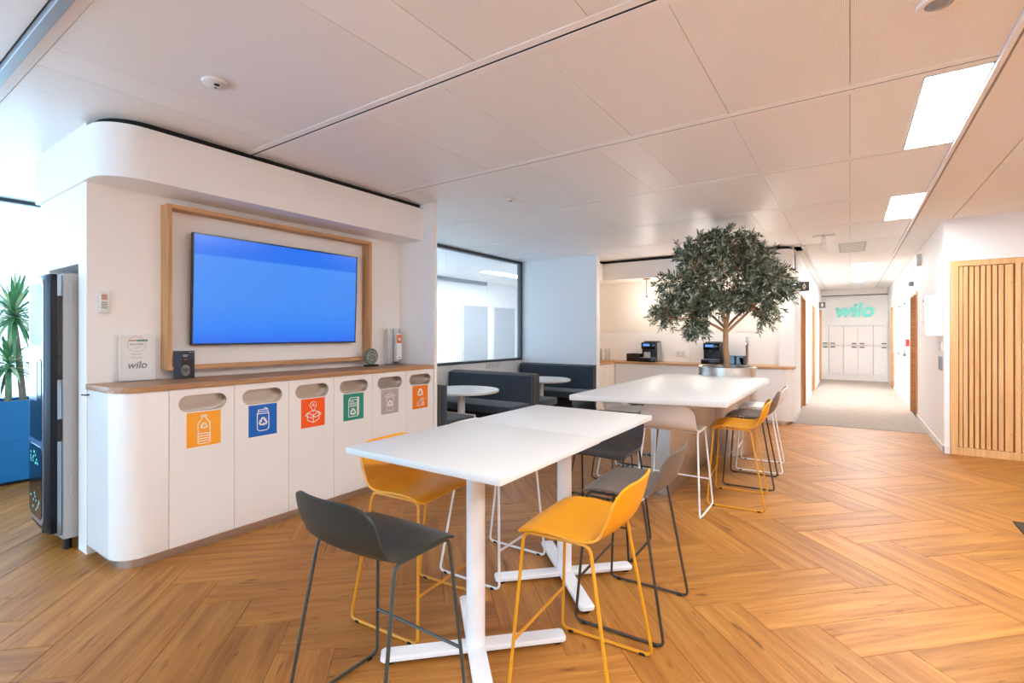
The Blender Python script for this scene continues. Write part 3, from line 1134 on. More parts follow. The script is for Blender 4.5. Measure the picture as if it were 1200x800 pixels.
# ---- lamps in the ceiling
def ceiling_light(x0, x1, y0, y1, label, mat='panel_light'):
    t = thing('ceiling_light', ((x0 + x1) / 2, (y0 + y1) / 2, CEIL), label, 'light', 'recessed rectangular ceiling lights')
    b = MB()
    b.box(x0, x1, y0, y0 + 0.006, 2.694, 2.72).box(x0, x1, y1 - 0.006, y1, 2.694, 2.72).box(x0, x0 + 0.006, y0, y1, 2.694, 2.72).box(x1 - 0.006, x1, y0, y1, 2.694, 2.72)
    b.build('frame', 'rail_white', t, smooth=False)
    MB().box(x0 + 0.006, x1 - 0.006, y0 + 0.006, y1 - 0.006, 2.698, 2.718).build('diffuser', mat, t, smooth=False)
    return t


ceiling_light(0.316, 0.582, 3.298, 4.50, 'largest bright rectangular ceiling light, nearest the slatted timber doors')
ceiling_light(0.326, 0.584, 5.985, 7.185, 'second bright rectangular ceiling light, before the corridor')
ceiling_light(0.03, 0.33, 11.35, 12.45, 'bright ceiling light halfway down the corridor', 'corridor_light')
ceiling_light(0.03, 0.33, 14.0, 15.1, 'farthest bright ceiling light in the corridor', 'corridor_light')
for y0, lb in ((-2.0, 'rectangular ceiling light behind the camera'), (0.66, 'rectangular ceiling light just above the camera')):
    ceiling_light(0.316, 0.582, y0, y0 + 1.2, lb)
for y0, lb in ((-2.0, 'rearmost'), (0.66, 'middle'), (3.3, 'foremost')):
    ceiling_light(1.95, 2.25, y0, y0 + 1.2, lb + ' rectangular ceiling light to the right of the view')
ceiling_light(-6.5, -6.2, 8.3, 10.4, 'long ceiling light seen through the glass partition', 'cool_panel_light')

# ================================================================== bar stools
SEAT_Z = 0.645


def shell_grid(nu=22, nv=34):
    """seat and low back as one curved sheet; +x is the way the sitter faces"""
    prof = [(0.198, 0.616), (0.175, 0.628), (0.125, 0.637), (0.045, 0.634), (-0.035, 0.627), (-0.092, 0.629), (-0.142, 0.642),
            (-0.180, 0.669), (-0.204, 0.706), (-0.219, 0.750), (-0.231, 0.797), (-0.242, 0.838)]
    P = [Vector((p[0], 0, p[1])) for p in prof]
    # smooth resample (Catmull-Rom)
    fine = []
    for i in range(len(P) - 1):
        p0, p1, p2, p3 = P[max(i - 1, 0)], P[i], P[i + 1], P[min(i + 2, len(P) - 1)]
        for t in range(10):
            s = t / 10
            fine.append(0.5 * ((2 * p1) + (p2 - p0) * s + (2 * p0 - 5 * p1 + 4 * p2 - p3) * s * s + (3 * p1 - p0 - 3 * p2 + p3) * s ** 3))
    fine.append(P[-1])
    acc = [0]
    for a, c in zip(fine, fine[1:]):
        acc.append(acc[-1] + (c - a).length)
    T = acc[-1]

    def at(s):
        for i in range(len(acc) - 1):
            if acc[i + 1] >= s:
                f = (s - acc[i]) / max(1e-9, acc[i + 1] - acc[i])
                return fine[i].lerp(fine[i + 1], f)
        return fine[-1]
    # finer steps near the two rounded ends
    ss = []
    for i in range(nv + 1):
        t = i / nv
        ss.append(T * (0.5 - 0.5 * math.cos(PI * t)) * 0.55 + T * t * 0.45)
    grid = []
    for s in ss:
        c = at(s)
        f = s / T
        hw = 0.212 + 0.010 * math.sin(PI * min(1, f * 1.6)) - 0.012 * max(0, f - 0.6)
        r = 0.085
        if T - s < r:
            hw = hw - r + math.sqrt(max(0.0, r * r - (r - (T - s)) ** 2))
        r2 = 0.03
        if s < r2:
            hw = hw - r2 + math.sqrt(max(0.0, r2 * r2 - (r2 - s) ** 2))
        row = []
        back = max(0.0, min(1.0, (f - 0.52) / 0.2))
        frontd = max(0.0, 1 - f / 0.3)
        for j in range(nu + 1):
            u = -1 + 2 * j / nu
            y = u * hw
            k = (abs(y) / 0.21) ** 2.2
            x, z = c.x, c.z
            x += 0.040 * back * k                     # wings of the back curl forward
            z += 0.008 * (1 - back) * k * (1 - frontd)    # seat dished
            z += -0.006 * frontd * k
            row.append((x, y, z))
        grid.append(row)
    return grid


GRID = shell_grid()


def make_stool(shell_mat, tube_mat, label, group='bar stools with sled legs'):
    root = thing('bar_stool', (0, 0, 0), label, 'stool', group)
    MB().shell(GRID, 0.010).build('seat_shell', shell_mat, root, angle=60)
    R = 0.0069
    for s in (-1, 1):
        path = [(0.170, s * 0.196, 0.617), (0.21, s * 0.248, 0.009), (-0.21, s * 0.248, 0.009), (-0.104, s * 0.206, 0.622)]
        MB().tube(fillet(path, 0.032, 6, closed=True), R, 8, closed=True).build('side_frame', tube_mat, root)
        for x in (0.165, -0.165):
            MB().box(x - 0.013, x + 0.013, s * 0.248 - 0.009, s * 0.248 + 0.009, -0.001, 0.012, 0.003, 1).build('glide', 'rubber', root)
    z = 0.207
    t = (0.611 - z) / 0.602
    xf, yf = 0.168 + 0.042 * t, 0.196 + 0.052 * t
    MB().tube([(xf, -yf, z), (xf, yf, z)], 0.0062, 8).build('footrest', tube_mat, root)
    MB().tube([(0.10, -0.197, 0.617), (0.10, 0.197, 0.617)], 0.006, 6).tube([(-0.06, -0.203, 0.616), (-0.06, 0.203, 0.616)], 0.006, 6).build('seat_bracket', tube_mat, root)
    return root


protos = {}
KIND = {'green': ('dark_green_plastic', 'green_tube'), 'yellow': ('yellow_plastic', 'yellow_tube'), 'white': ('white_plastic', 'white_tube'),
        'taupe': ('taupe_plastic', 'taupe_tube'), 'anthracite': ('anthracite_plastic', 'anthracite_tube')}


def stool(kind, x, y, deg, label):
    if kind not in protos:
        o = make_stool(*KIND[kind], label)
        protos[kind] = o
    else:
        o = copy_tree(protos[kind])
    o['label'] = label
    o.location = (x, y, 0)
    o.rotation_euler.z = math.radians(deg)
    return o


stool('green', -1.435, 1.225, 90, 'dark green bar stool at the near end of the front table, back to the camera')
stool('yellow', -1.80, 1.80, 4, 'mustard yellow bar stool tucked under the front table before the recycling cabinets')
stool('white', -1.765, 2.395, 1, 'white bar stool under the front table beside the yellow one, mostly hidden')
stool('yellow', -0.885, 1.815, 184, 'mustard yellow bar stool in front, right side of the front table')
stool('taupe', -0.895, 2.40, 183, 'taupe bar stool behind the yellow one, right side of the front table')
stool('anthracite', -1.345, 3.045, 271, 'anthracite bar stool at the far end of the front table')
stool('white', -1.165, 4.015, 90, 'white bar stool at the near end of the big tree table, back to the camera')
stool('yellow', -0.767, 4.465, 185, 'mustard yellow bar stool at the right side of the big tree table')
stool('taupe', -0.766, 5.095, 183, 'taupe bar stool between yellow and white ones at the tree table')
stool('white', -0.767, 5.715, 184, 'white bar stool farthest along the right side of the tree table')
stool('green', -1.825, 4.09, 1, 'dark green bar stool nearest on the left side of the tree table')
stool('white', -1.825, 4.68, 2, 'white bar stool in the middle of the left side of the tree table')
stool('anthracite', -1.825, 5.25, 0, 'dark bar stool farthest on the left side of the tree table')

# ================================================================== front tables
for (x0, x1, y0, y1, px, py, label) in ((-1.762, -0.957, 1.332, 2.128, -1.345, 1.69, 'square white high table nearest the camera'),
                                        (-1.752, -0.963, 2.132, 2.872, -1.345, 2.50, 'square white high table joined behind the nearest one')):
    t = thing('high_table', (px, py, 0), label, 'table', 'square white high tables')
    MB().box(x0, x1, y0, y1, 0.873, 0.90, 0.002, 2).build('table_top', 'table_white', t)
    b = MB().lathe([(0, 0.036), (0.0405, 0.036), (0.0405, 0.862), (0, 0.862)], px, py, 36)
    b.build('column', 'leg_white', t)
    MB().box(px - 0.19, px + 0.19, py - 0.19, py + 0.19, 0.862, 0.873).build('mounting_plate', 'leg_white', t, smooth=False)
    for k in range(4):
        a = math.radians(45 + 90 * k)
        d, n = Vector((math.cos(a), math.sin(a), 0)), Vector((-math.sin(a), math.cos(a), 0))
        c = Vector((px, py, 0))
        p0, p1 = c + d * 0.0, c + d * 0.40
        pts = [p0 - n * 0.038, p1 - n * 0.038 - d * 0.012, p1 - n * 0.026, p1 + n * 0.026, p1 + n * 0.038 - d * 0.012, p0 + n * 0.038]
        z0 = 0.0165 + 0.0003 * k
        MB().prism([(p.x, p.y) for p in pts], z0, z0 + 0.021, bev=0.003, seg=1).build('foot_arm', 'leg_white', t)
        q = c + d * 0.365
        MB().cyl(q.x, q.y, -0.0005, 0.017, 0.022, 20).build('glide', 'rubber', t)

# ================================================================== big table with steel pedestal
t = thing('communal_table', (-1.30, 4.8, 0), 'long white communal table meeting the tree planter', 'table')
PCX, PCY, PR = -1.20, 6.25, 0.315
pts = [(-1.825, 3.475), (-0.715, 3.728), (-0.705, 5.80)] + arc(-0.865, 5.86, 0.16, 0, 80, 8)[1:] + [(-0.93, 6.035)] + arc(PCX, PCY, 0.3175, -41, -139, 16) + [(-1.58, 6.06)] + arc(-1.66, 5.87, 0.19, 90, 178, 8) + [(-1.85, 5.8)]
MB().prism(pts, 0.858, 0.90, bev=0.003, seg=2).build('table_top', 'communal_white', t)
MB().box(-1.42, -1.255, 4.21, 5.93, 0.0, 0.855, 0.002, 1).build('pedestal', 'brushed_steel', t)
MB().box(-1.62, -1.05, 3.85, 5.5, 0.84, 0.857).build('under_frame', 'grey_metal', t, smooth=False)

# ================================================================== olive tree in steel planter
t = thing('tree_planter', (PCX, PCY, 0), 'round brushed steel planter rising through the communal table', 'planter')
b = MB()
prof = [(0, 0.0), (PR - 0.02, 0.0), (PR - 0.02, 0.02), (PR, 0.02), (PR, 0.995), (PR - 0.006, 1.0), (PR - 0.02, 1.0), (PR - 0.025, 0.995), (PR - 0.025, 0.94), (0, 0.94)]
b.lathe(prof, PCX, PCY, 72)
b.build('drum', 'brushed_steel', t)
MB().lathe([(0, 0.9405), (PR - 0.026, 0.9405), (PR - 0.026, 0.965), (0.1, 0.975), (0, 0.97)], PCX, PCY, 40).build('soil', 'soil', t)

t = thing('olive_tree', (PCX, PCY, 0.95), 'bushy olive tree with slender trunk growing from the round planter', 'tree')
rnd = random.Random(11)
TC = Vector((PCX + 0.0, PCY, 0.0))


def L3(lat, z, dep=0.0):
    return TC + RGT * lat + FWD * dep + Vector((0, 0, z))


trunk = [L3(0.0, 0.955), L3(0.0, 1.08), L3(-0.015, 1.22), L3(-0.012, 1.34), L3(-0.01, 1.44)]
MB().tube(trunk, 0.034, 12, r_end=0.029).build('trunk', 'bark', t)
fork = trunk[-1]
limbs = [
    [fork, L3(-0.02, 1.6, 0.03), L3(-0.05, 1.85, 0.05), L3(-0.08, 2.1, 0.05), L3(-0.06, 2.35, 0.0)],
    [fork - Vector((0, 0, 0.05)), L3(0.12, 1.53, -0.05), L3(0.26, 1.68, -0.08), L3(0.42, 1.85, -0.08), L3(0.5, 2.0, -0.05)],
    [fork, L3(-0.10, 1.6, -0.10), L3(-0.24, 1.78, -0.16), L3(-0.38, 1.95, -0.2), L3(-0.48, 2.1, -0.2)],
    [fork - Vector((0, 0, 0.04)), L3(-0.2, 1.50, -0.03), L3(-0.42, 1.56, -0.06), L3(-0.62, 1.55, -0.08), L3(-0.76, 1.58, -0.08)],
    [fork, L3(0.08, 1.68, 0.1), L3(0.18, 1.95, 0.2), L3(0.3, 2.2, 0.26), L3(0.36, 2.38, 0.26)],
    [fork, L3(0.03, 1.62, 0.05), L3(0.06, 1.85, 0.02), L3(0.10, 2.15, -0.03), L3(0.05, 2.4, -0.08)],
    [fork, L3(-0.14, 1.62, 0.14), L3(-0.3, 1.8, 0.28), L3(-0.42, 1.95, 0.36)],
    [fork, L3(0.2, 1.6, 0.16), L3(0.42, 1.72, 0.26), L3(0.56, 1.8, 0.3)],
]
bl = MB()
nodes = []
for lm in limbs:
    n = len(lm)
    fine = []
    for i in range(n - 1):
        p0, p1, p2, p3 = lm[max(i - 1, 0)], lm[i], lm[i + 1], lm[min(i + 2, n - 1)]
        for s in (0, 0.25, 0.5, 0.75):
            fine.append(0.5 * ((2 * p1) + (p2 - p0) * s + (2 * p0 - 5 * p1 + 4 * p2 - p3) * s * s + (3 * p1 - p0 - 3 * p2 + p3) * s ** 3))
    fine.append(lm[-1])
    bl.tube(fine, 0.018, 8, r_end=0.005)
    nodes += fine[3:]
bl.build('branches', 'bark', t)
BLOBS = [(0, 2.03, 0.0, 0.52, 0.36, 0.50, 30), (0.02, 2.42, 0.0, 0.27, 0.19, 0.27, 14), (-0.34, 2.24, 0.05, 0.27, 0.22, 0.35, 14), (0.32, 2.28, 0.05, 0.20, 0.15, 0.3, 9),
         (0.47, 1.98, 0.0, 0.20, 0.26, 0.36, 13), (0.34, 1.70, 0.0, 0.22, 0.20, 0.33, 11), (-0.46, 1.92, 0.0, 0.27, 0.25, 0.36, 15), (-0.60, 1.70, -0.05, 0.24, 0.15, 0.28, 9),
         (-0.40, 1.42, -0.08, 0.17, 0.12, 0.14, 5), (-0.74, 1.56, -0.08, 0.10, 0.14, 0.12, 4), (-0.2, 1.66, 0.0, 0.26, 0.16, 0.35, 9), (0.14, 1.74, 0.0, 0.22, 0.15, 0.35, 7), (0.62, 1.98, -0.02, 0.06, 0.16, 0.1, 3)]
tw, lf = MB(), bmesh.new()


def add_leaf(p, d, L, wd):
    d = d.normalized()
    sd = d.orthogonal().normalized()
    sd = (Matrix.Rotation(rnd.uniform(0, 2 * PI), 3, d) @ sd).normalized()
    up = d.cross(sd)
    a = lf.verts.new(p)
    b1 = lf.verts.new(p + d * L * 0.32 + sd * wd + up * L * 0.03)
    b2 = lf.verts.new(p + d * L * 0.32 - sd * wd + up * L * 0.03)
    c1 = lf.verts.new(p + d * L * 0.72 + sd * wd * 0.75 + up * L * 0.02)
    c2 = lf.verts.new(p + d * L * 0.72 - sd * wd * 0.75 + up * L * 0.02)
    e = lf.verts.new(p + d * L)
    lf.faces.new((a, b2, b1))
    lf.faces.new((b1, b2, c2, c1))
    lf.faces.new((c1, c2, e))


for (la, z, de, rl, rz_, rd, cnt) in BLOBS:
    for k in range(int(cnt * 2.5)):
        while True:
            q = Vector((rnd.uniform(-1, 1), rnd.uniform(-1, 1), rnd.uniform(-1, 1)))
            if 0.25 < q.length < 1:
                break
        tip = L3(la + q.x * rl, min(2.60, z + q.y * rz_), de + q.z * rd)
        src = min(nodes, key=lambda v: (v - tip).length + rnd.uniform(0, 0.12))
        mid = src.lerp(tip, 0.5) + Vector((rnd.uniform(-.03, .03), rnd.uniform(-.03, .03), rnd.uniform(0, .06)))
        path = [src.lerp(mid, i / 3) if i <= 3 else mid.lerp(tip, (i - 3) / 4) for i in range(8)]
        tw.tube(path[::2] + [tip], 0.0036, 4, r_end=0.0012)
        # leafy sprigs around the tip
        for g in range(3):
            dirn = (tip - src).normalized() * 0.6 + Vector((rnd.uniform(-1, 1), rnd.uniform(-1, 1), rnd.uniform(-0.7, 0.9)))
            dirn.normalize()
            ln = rnd.uniform(0.10, 0.19)
            o0 = path[rnd.randint(4, 7)]
            tw.tube([o0, o0 + dirn * ln], 0.0014, 3, r_end=0.0007)
            m = 9
            for i in range(m):
                pp = o0 + dirn * ln * ((i + 1) / m)
                for sgn in (-1, 1):
                    sd = dirn.orthogonal().normalized()
                    sd = Matrix.Rotation(i * 1.57 + (PI if sgn > 0 else 0) + rnd.uniform(-.4, .4), 3, dirn) @ sd
                    dd = dirn * 0.75 + sd * 0.75 + Vector((0, 0, rnd.uniform(-.3, .3)))
                    e = pp + dd.normalized() * 0.06
                    if e.z < 2.665:
                        add_leaf(pp, dd, rnd.uniform(0.050, 0.080), rnd.uniform(0.0062, 0.0102))
tag(tw.build('twigs', 'bark', t), kind='stuff')
off = root_loc(t)
for v in lf.verts:
    v.co -= off
me = bpy.data.meshes.new('foliage')
lf.to_mesh(me)
lf.free()
me.materials.append(MATS['olive_leaf'])
fo = bpy.data.objects.new('foliage', me)
COL.objects.link(fo)
fo.parent = t
tag(fo, kind='stuff')

# ================================================================== booth benches and round tables
def bench(y_back0, y_back1, face, label, seat_len=0.50, zt=0.853, edge=None):
    """face +1: sitter looks towards +Y"""
    x0, x1 = -4.965, -3.50
    t = thing('booth_bench', ((x0 + x1) / 2, (y_back0 + y_back1) / 2, 0), label, 'bench', 'dark upholstered booth benches')
    if face > 0:
        sh, cu = (y_back0, y_back0 + 0.055), (y_back0 + 0.055, y_back1)
        s0, s1 = y_back1, y_back1 + seat_len
    else:
        sh, cu = (y_back1 - 0.055, y_back1), (y_back0, y_back1 - 0.055)
        s0, s1 = y_back0 - seat_len, y_back0
    MB().box(x0, x1, sh[0], sh[1], 0.04, zt, 0.012, 3).build('outer_back', 'bench_side', t)
    MB().box(x0 + 0.004, x1 - 0.006, cu[0] + 0.002, cu[1], 0.40, zt - 0.012, 0.022, 4).build('back_cushion', 'bench_fabric', t)
    MB().box(x0 + 0.004, x1 - 0.006, s0, s1, 0.36, 0.46, 0.022, 4).build('seat_cushion', 'bench_fabric', t)
    yy = (s0, s1 - 0.09) if face > 0 else (s0 + 0.09, s1)
    MB().box(x0 + 0.01, x1 - 0.06, yy[0], yy[1], 0.0, 0.36).build('base', 'black', t, smooth=False)
    if edge:
        MB().box(x0 + 0.02, x1 - 0.01, s1, s1 + 0.014, 0.36, 0.463, 0.003, 1).build('seat_edge', 'white_laminate', t)
    return t


bench(3.775, 3.935, 1, 'booth bench end just behind the white end panel of the recycling cabinets', edge=True, seat_len=0.46)
bench(5.57, 5.692, -1, 'middle booth bench facing the nearer round table', zt=0.835)
bench(5.694, 5.815, 1, 'booth bench back to back behind the middle one, facing the far round table', zt=0.842)
bench(7.50, 7.632, -1, 'far booth bench against the pale blue wall', zt=0.858)
for (cx, cy_, z, label) in ((-3.90, 4.62, 0.705, 'white round table between the near booth benches'), (-3.92, 6.52, 0.69, 'white round table before the far booth bench')):
    t = thing('round_table', (cx, cy_, 0), label, 'table', 'white round booth tables')
    MB().lathe([(0, z - 0.028), (0.45, z - 0.028), (0.458, z - 0.024), (0.458, z - 0.004), (0.454, z), (0, z)], cx, cy_, 56).build('table_top', 'table_white', t)
    MB().cyl(cx, cy_, 0.012, z - 0.028, 0.045, 28).build('column', 'leg_white', t)
    MB().lathe([(0, 0), (0.27, 0), (0.27, 0.008), (0.05, 0.016), (0, 0.016)], cx, cy_, 40).build('base_plate', 'leg_white', t)
t = thing('wall_socket', (-5.0, 6.7, 0.86), 'white double socket plate on the low wall below the glass', 'socket')
MB().box(-5.0, -4.988, 6.55, 6.93, 0.80, 0.885, 0.003, 1).build('plate', 'white_gloss', t)
for y in (6.62, 6.74, 6.86):
    MB().lathe([(0, -4.9885), (0.02, -4.9885), (0.02, -4.986), (0.014, -4.9875), (0, -4.9875)], y, 0.842, 18, axis='x').build('outlet', 'print_light', t)

# ================================================================== recycling cabinets under the screen
DX = -3.452
DY = [1.322, 1.713, 2.107, 2.499, 2.892, 3.287, 3.655]
SIGNS = [(1.521, 'sign_yellow'), (1.911, 'sign_blue'), (2.310, 'sign_red'), (2.690, 'sign_green'), (3.089, 'sign_taupe'), (3.472, 'sign_orange')]
CLAB = ['white recycling cabinet with yellow bottle sign', 'white recycling cabinet with blue can sign', 'white recycling cabinet with red-orange box sign',
        'white recycling cabinet with green paper sign', 'white recycling cabinet with taupe waste bin sign', 'white recycling cabinet with orange organic waste sign']


def icon(i, X, y, z):
    b = MB()
    q = 0.0054
    if i == 0:
        strokes(b, X, y, z, [[(-0.016, 0.078), (-0.016, 0.088), (0.016, 0.088), (0.016, 0.078), (-0.016, 0.078)],
                             [(-0.012, 0.078), (-0.012, 0.066), (-0.036, 0.036), (-0.036, -0.006), (-0.030, -0.012), (-0.036, -0.018), (-0.036, -0.086), (-0.028, -0.094), (0.028, -0.094), (0.036, -0.086), (0.036, -0.018), (0.030, -0.012), (0.036, -0.006), (0.036, 0.036), (0.012, 0.066), (0.012, 0.078)]], q)
        for k in range(4):
            strokes(b, X, y, z, [[(-0.030, -0.030 - 0.016 * k), (0.030, -0.030 - 0.016 * k)]], q)
        recycle(b, X, y, z + 0.018, 0.024)
    elif i == 1:
        strokes(b, X, y, z, [[(-0.042, 0.046), (-0.042, -0.06), (-0.028, -0.074), (0.028, -0.074), (0.042, -0.06), (0.042, 0.046), (0.034, 0.06), (-0.034, 0.06), (-0.042, 0.046), (0.042, 0.046)],
                             [(-0.034, 0.062), (-0.034, 0.074), (0.034, 0.074), (0.034, 0.062)], [(0.004, 0.074), (0.016, 0.086), (0.028, 0.08), (0.012, 0.072)]], q)
        recycle(b, X, y, z - 0.012, 0.036)
    elif i == 2:
        strokes(b, X, y, z, [[(-0.05, 0.0), (-0.05, -0.055), (0.0, -0.078), (0.05, -0.055), (0.05, 0.0), (0.0, -0.02), (-0.05, 0.0), (0.0, 0.018), (0.05, 0.0)], [(0.0, -0.02), (0.0, -0.078)],
                             [(-0.05, 0.0), (-0.068, -0.018), (-0.016, -0.04), (0.0, -0.02), (0.016, -0.04), (0.068, -0.018), (0.05, 0.0)]], q)
        ring = [(0.027 * math.cos(a), 0.058 + 0.027 * math.sin(a)) for a in [math.radians(-50 + k * 20) for k in range(15)]]
        strokes(b, X, y, z, [[(0, 0.008)] + ring + [(0, 0.008)]], q)
        recycle(b, X, y, z + 0.058, 0.013)
    elif i == 3:
        strokes(b, X, y, z, [[(-0.05, 0.056), (-0.036, 0.076), (0.052, 0.076), (0.052, -0.066), (0.036, -0.082), (-0.05, -0.082), (-0.05, 0.056), (0.036, 0.056), (0.036, -0.082)], [(0.036, 0.056), (0.052, 0.076)], [(0.044, 0.066), (0.044, -0.074)]], q)
        for k in range(4):
            strokes(b, X, y, z, [[(-0.038, 0.042 - 0.013 * k), (0.0 if k == 0 else 0.026, 0.042 - 0.013 * k)]], q)
        recycle(b, X, y - 0.006, z - 0.043, 0.034)
    elif i == 4:
        strokes(b, X, y, z, [[(-0.04, 0.036), (-0.034, -0.084), (0.034, -0.084), (0.04, 0.036), (-0.04, 0.036)], [(-0.056, 0.046), (-0.05, 0.06), (0.05, 0.06), (0.056, 0.046), (-0.056, 0.046)],
                             [(-0.022, 0.06), (-0.014, 0.078), (0.014, 0.078), (0.022, 0.06)]], 0.0034)
        recycle(b, X, y, z - 0.02, 0.034)
    else:
        recycle(b, X, y, z + 0.042, 0.044)
        for (cy_, cz_, rr) in ((-0.032, -0.052, 0.02), (0.0, -0.03, 0.014), (0.03, -0.03, 0.02), (0.034, -0.066, 0.016)):
            ring = [(cy_ + rr * math.cos(k * PI / 4), cz_ + rr * 0.85 * math.sin(k * PI / 4)) for k in range(9)]
            strokes(b, X, y, z, [ring, [(cy_ - rr * .6, cz_), (cy_ + rr * .5, cz_ + rr * .3)]], 0.0045)
        strokes(b, X, y, z, [[(-0.052, -0.082), (0.056, -0.082)]], 0.005)
    return b


for i in range(6):
    y0, y1 = DY[i] + 0.0016, DY[i + 1] - 0.0016
    t = thing('recycling_cabinet', (DX - 0.2, (y0 + y1) / 2, 0.06), CLAB[i], 'cabinet', 'recycling cabinets under the screen')
    sy = (y0 + y1) / 2
    slot = arc(sy + 0.092, 0.938, 0.052, -90, 90, 10) + arc(sy - 0.092, 0.938, 0.052, 90, 270, 10)
    MB().plate_hole([(y0, 0.058), (y1, 0.058), (y1, 1.031), (y0, 1.031)], slot, DX - 0.019, DX, 'x').build('door', 'white_laminate', t, angle=30)
    # steel chute behind the slot
    b = MB()
    bm = b.bm
    n = len(slot)
    for (xa, xb) in ((DX - 0.002, DX - 0.062),):
        va = [bm.verts.new((xa, p[0], p[1])) for p in slot]
        vb = [bm.verts.new((xb, p[0], p[1])) for p in slot]
        for k in range(n):
            bm.faces.new((va[k], va[(k + 1) % n], vb[(k + 1) % n], vb[k]))
        bm.faces.new(vb)
    b.build('chute', 'chute_steel', t, angle=50)
    b = MB()
    b.box(-3.93, DX - 0.07, y0, y1, 0.06, 1.03)
    b.build('carcass', 'white_laminate', t, smooth=False)
    sg, mt = SIGNS[i]
    s_ = MB().box(DX, DX + 0.0012, sg - 0.1025, sg + 0.1025, 0.657, 0.878).build('sign', mt, t, smooth=False)
    icon(i, DX + 0.0012, sg, 0.768).build('pictogram', 'print_white', s_, smooth=False)

# rounded end, plinth, worktop
t = thing('cabinet_end', (-3.7, 1.2, 0.06), 'rounded white end cabinet of the recycling row, beside the water machine', 'cabinet')
pts = [(-3.935, 1.32), (-3.935, 1.062), (-3.594, 1.062)] + arc(-3.592, 1.202, 0.14, 270, 360, 14)[1:] + [(DX, 1.32)]
MB().prism(pts, 0.058, 1.031, bev=0.0015, seg=1).build('curved_panel', 'white_laminate', t, angle=30)
MB().box(-3.938, -3.60, 1.0605, 1.0625, 0.058, 1.031).build('end_panel', 'white_gloss', t, smooth=False)
MB().tube([(-3.91, 1.075, 1.0), (-3.91, 1.04, 1.0), (-3.955, 1.035, 1.0)], 0.004, 8).build('hook', 'black', t)
pts = [(-3.90, 3.65), (-3.90, 1.10), (-3.60, 1.10)] + arc(-3.592, 1.217, 0.117, 275, 360, 12) + [(-3.475, 3.65)]
o = MB().prism(pts, 0.0, 0.058).build('plinth', 'plinth_steel', angle=30)
tag(o, 'brushed steel plinth strip under the recycling cabinets', 'plinth')
pts = [(-3.938, 3.658), (-3.938, 1.05), (-3.594, 1.05)] + arc(-3.594, 1.202, 0.152, 270, 360, 14)[1:] + [(-3.442, 3.658)]
t = thing('worktop', (-3.7, 2.3, 1.033), 'oak worktop with rounded corner above the recycling cabinets', 'worktop')
MB().prism(pts, 1.033, 1.067, bev=0.0015, seg=1).build('top', 'oak_top_y', t, angle=30)

# ================================================================== screen and its timber frame
WX = -3.94
t = thing('screen_frame', (WX, 2.33, 1.13), 'square oak frame boxed around the blue screen', 'frame')
ya, yb, za, zb = 1.458, 3.20, 1.129, 2.269
MB().box(WX, -3.83, ya, ya + 0.028, za, zb, 0.001, 1).build('frame_side', 'oak_frame_z', t)
MB().box(WX, -3.83, yb - 0.03, yb, za, zb, 0.001, 1).build('frame_side', 'oak_frame_z', t)
MB().box(WX, -3.83, ya + 0.028, yb - 0.03, zb - 0.028, zb, 0.001, 1).build('frame_top', 'oak_frame_y', t)
MB().box(WX, -3.83, ya + 0.028, yb - 0.03, za, za + 0.029, 0.001, 1).build('frame_bottom', 'oak_frame_y', t)

t = thing('wall_screen', (-3.86, 2.33, 1.70), 'large wall screen showing plain blue', 'screen')
t.rotation_euler.y = math.radians(2.2)
h2, v2 = 0.708, 0.402
MB().box(-0.028, 0.0, -h2, h2, -v2, v2, 0.003, 1).build('housing', 'black_plastic', t, world=False)
b = MB()
for (y0, y1, z0, z1) in ((-h2, h2, v2 - 0.009, v2), (-h2, h2, -v2, -v2 + 0.012), (-h2, -h2 + 0.009, -v2, v2), (h2 - 0.009, h2, -v2, v2)):
    b.box(0.0, 0.004, y0, y1, z0, z1)
b.build('bezel', 'black_gloss', t, smooth=False, world=False)
MB().box(-0.001, 0.0015, -h2 + 0.009, h2 - 0.009, -v2 + 0.012, v2 - 0.009).build('display', 'blue_screen', t, smooth=False, world=False)
MB().box(-0.078, -0.028, -0.3, 0.3, -0.2, 0.2).build('bracket', 'black', t, smooth=False, world=False)

# ================================================================== things on the worktop and wall
t = thing('wall_controller', (WX, 1.14, 1.58), 'slim white control unit with small display on the wall left of the screen', 'controller')
MB().box(WX, WX + 0.02, 1.111, 1.166, 1.512, 1.651, 0.004, 2).build('body', 'white_gloss', t)
MB().box(WX + 0.02, WX + 0.0212, 1.124, 1.154, 1.596, 1.632).build('display', 'print_rust', t, smooth=False)
for k in range(4):
    MB().box(WX + 0.02, WX + 0.0212, 1.124, 1.154, 1.578 - k * 0.012, 1.584 - k * 0.012).build('key_row', 'print_green' if k == 3 else 'print_grey', t, smooth=False)

cx, y0, y1 = -3.895, 1.207, 1.411
t = thing('certificate_stand', (cx, (y0 + y1) / 2, 1.067), 'white certificate in a clear stand on the worktop left of the oak frame', 'certificate')
MB().box(cx - 0.006, cx - 0.001, y0, y1, 1.073, 1.374, 0.001, 1).build('sheet', 'paper', t)
MB().box(cx - 0.001, cx + 0.003, y0 - 0.003, y1 + 0.003, 1.073, 1.377).build('cover', 'sheet_cover', t, smooth=False)
MB().box(cx - 0.03, cx + 0.045, y0 - 0.008, y1 + 0.03, 1.0675, 1.073, 0.001, 1).build('foot', 'acrylic', t)
mx_ = cx - 0.0008
ym = (y0 + y1) / 2 - 0.005
b = MB()
ring = [(0.052 * math.cos(k * PI / 18), 0.05 * math.sin(k * PI / 18)) for k in range(37)]
strokes(b, mx_, ym, 1.313, [ring], 0.0022, t=0.0004)
b.build('seal', 'print_rust', t, smooth=False)
MB().box(mx_, mx_ + 0.0004, ym + 0.0, ym + 0.062, 1.330, 1.342).build('seal_band', 'print_green', t, smooth=False)
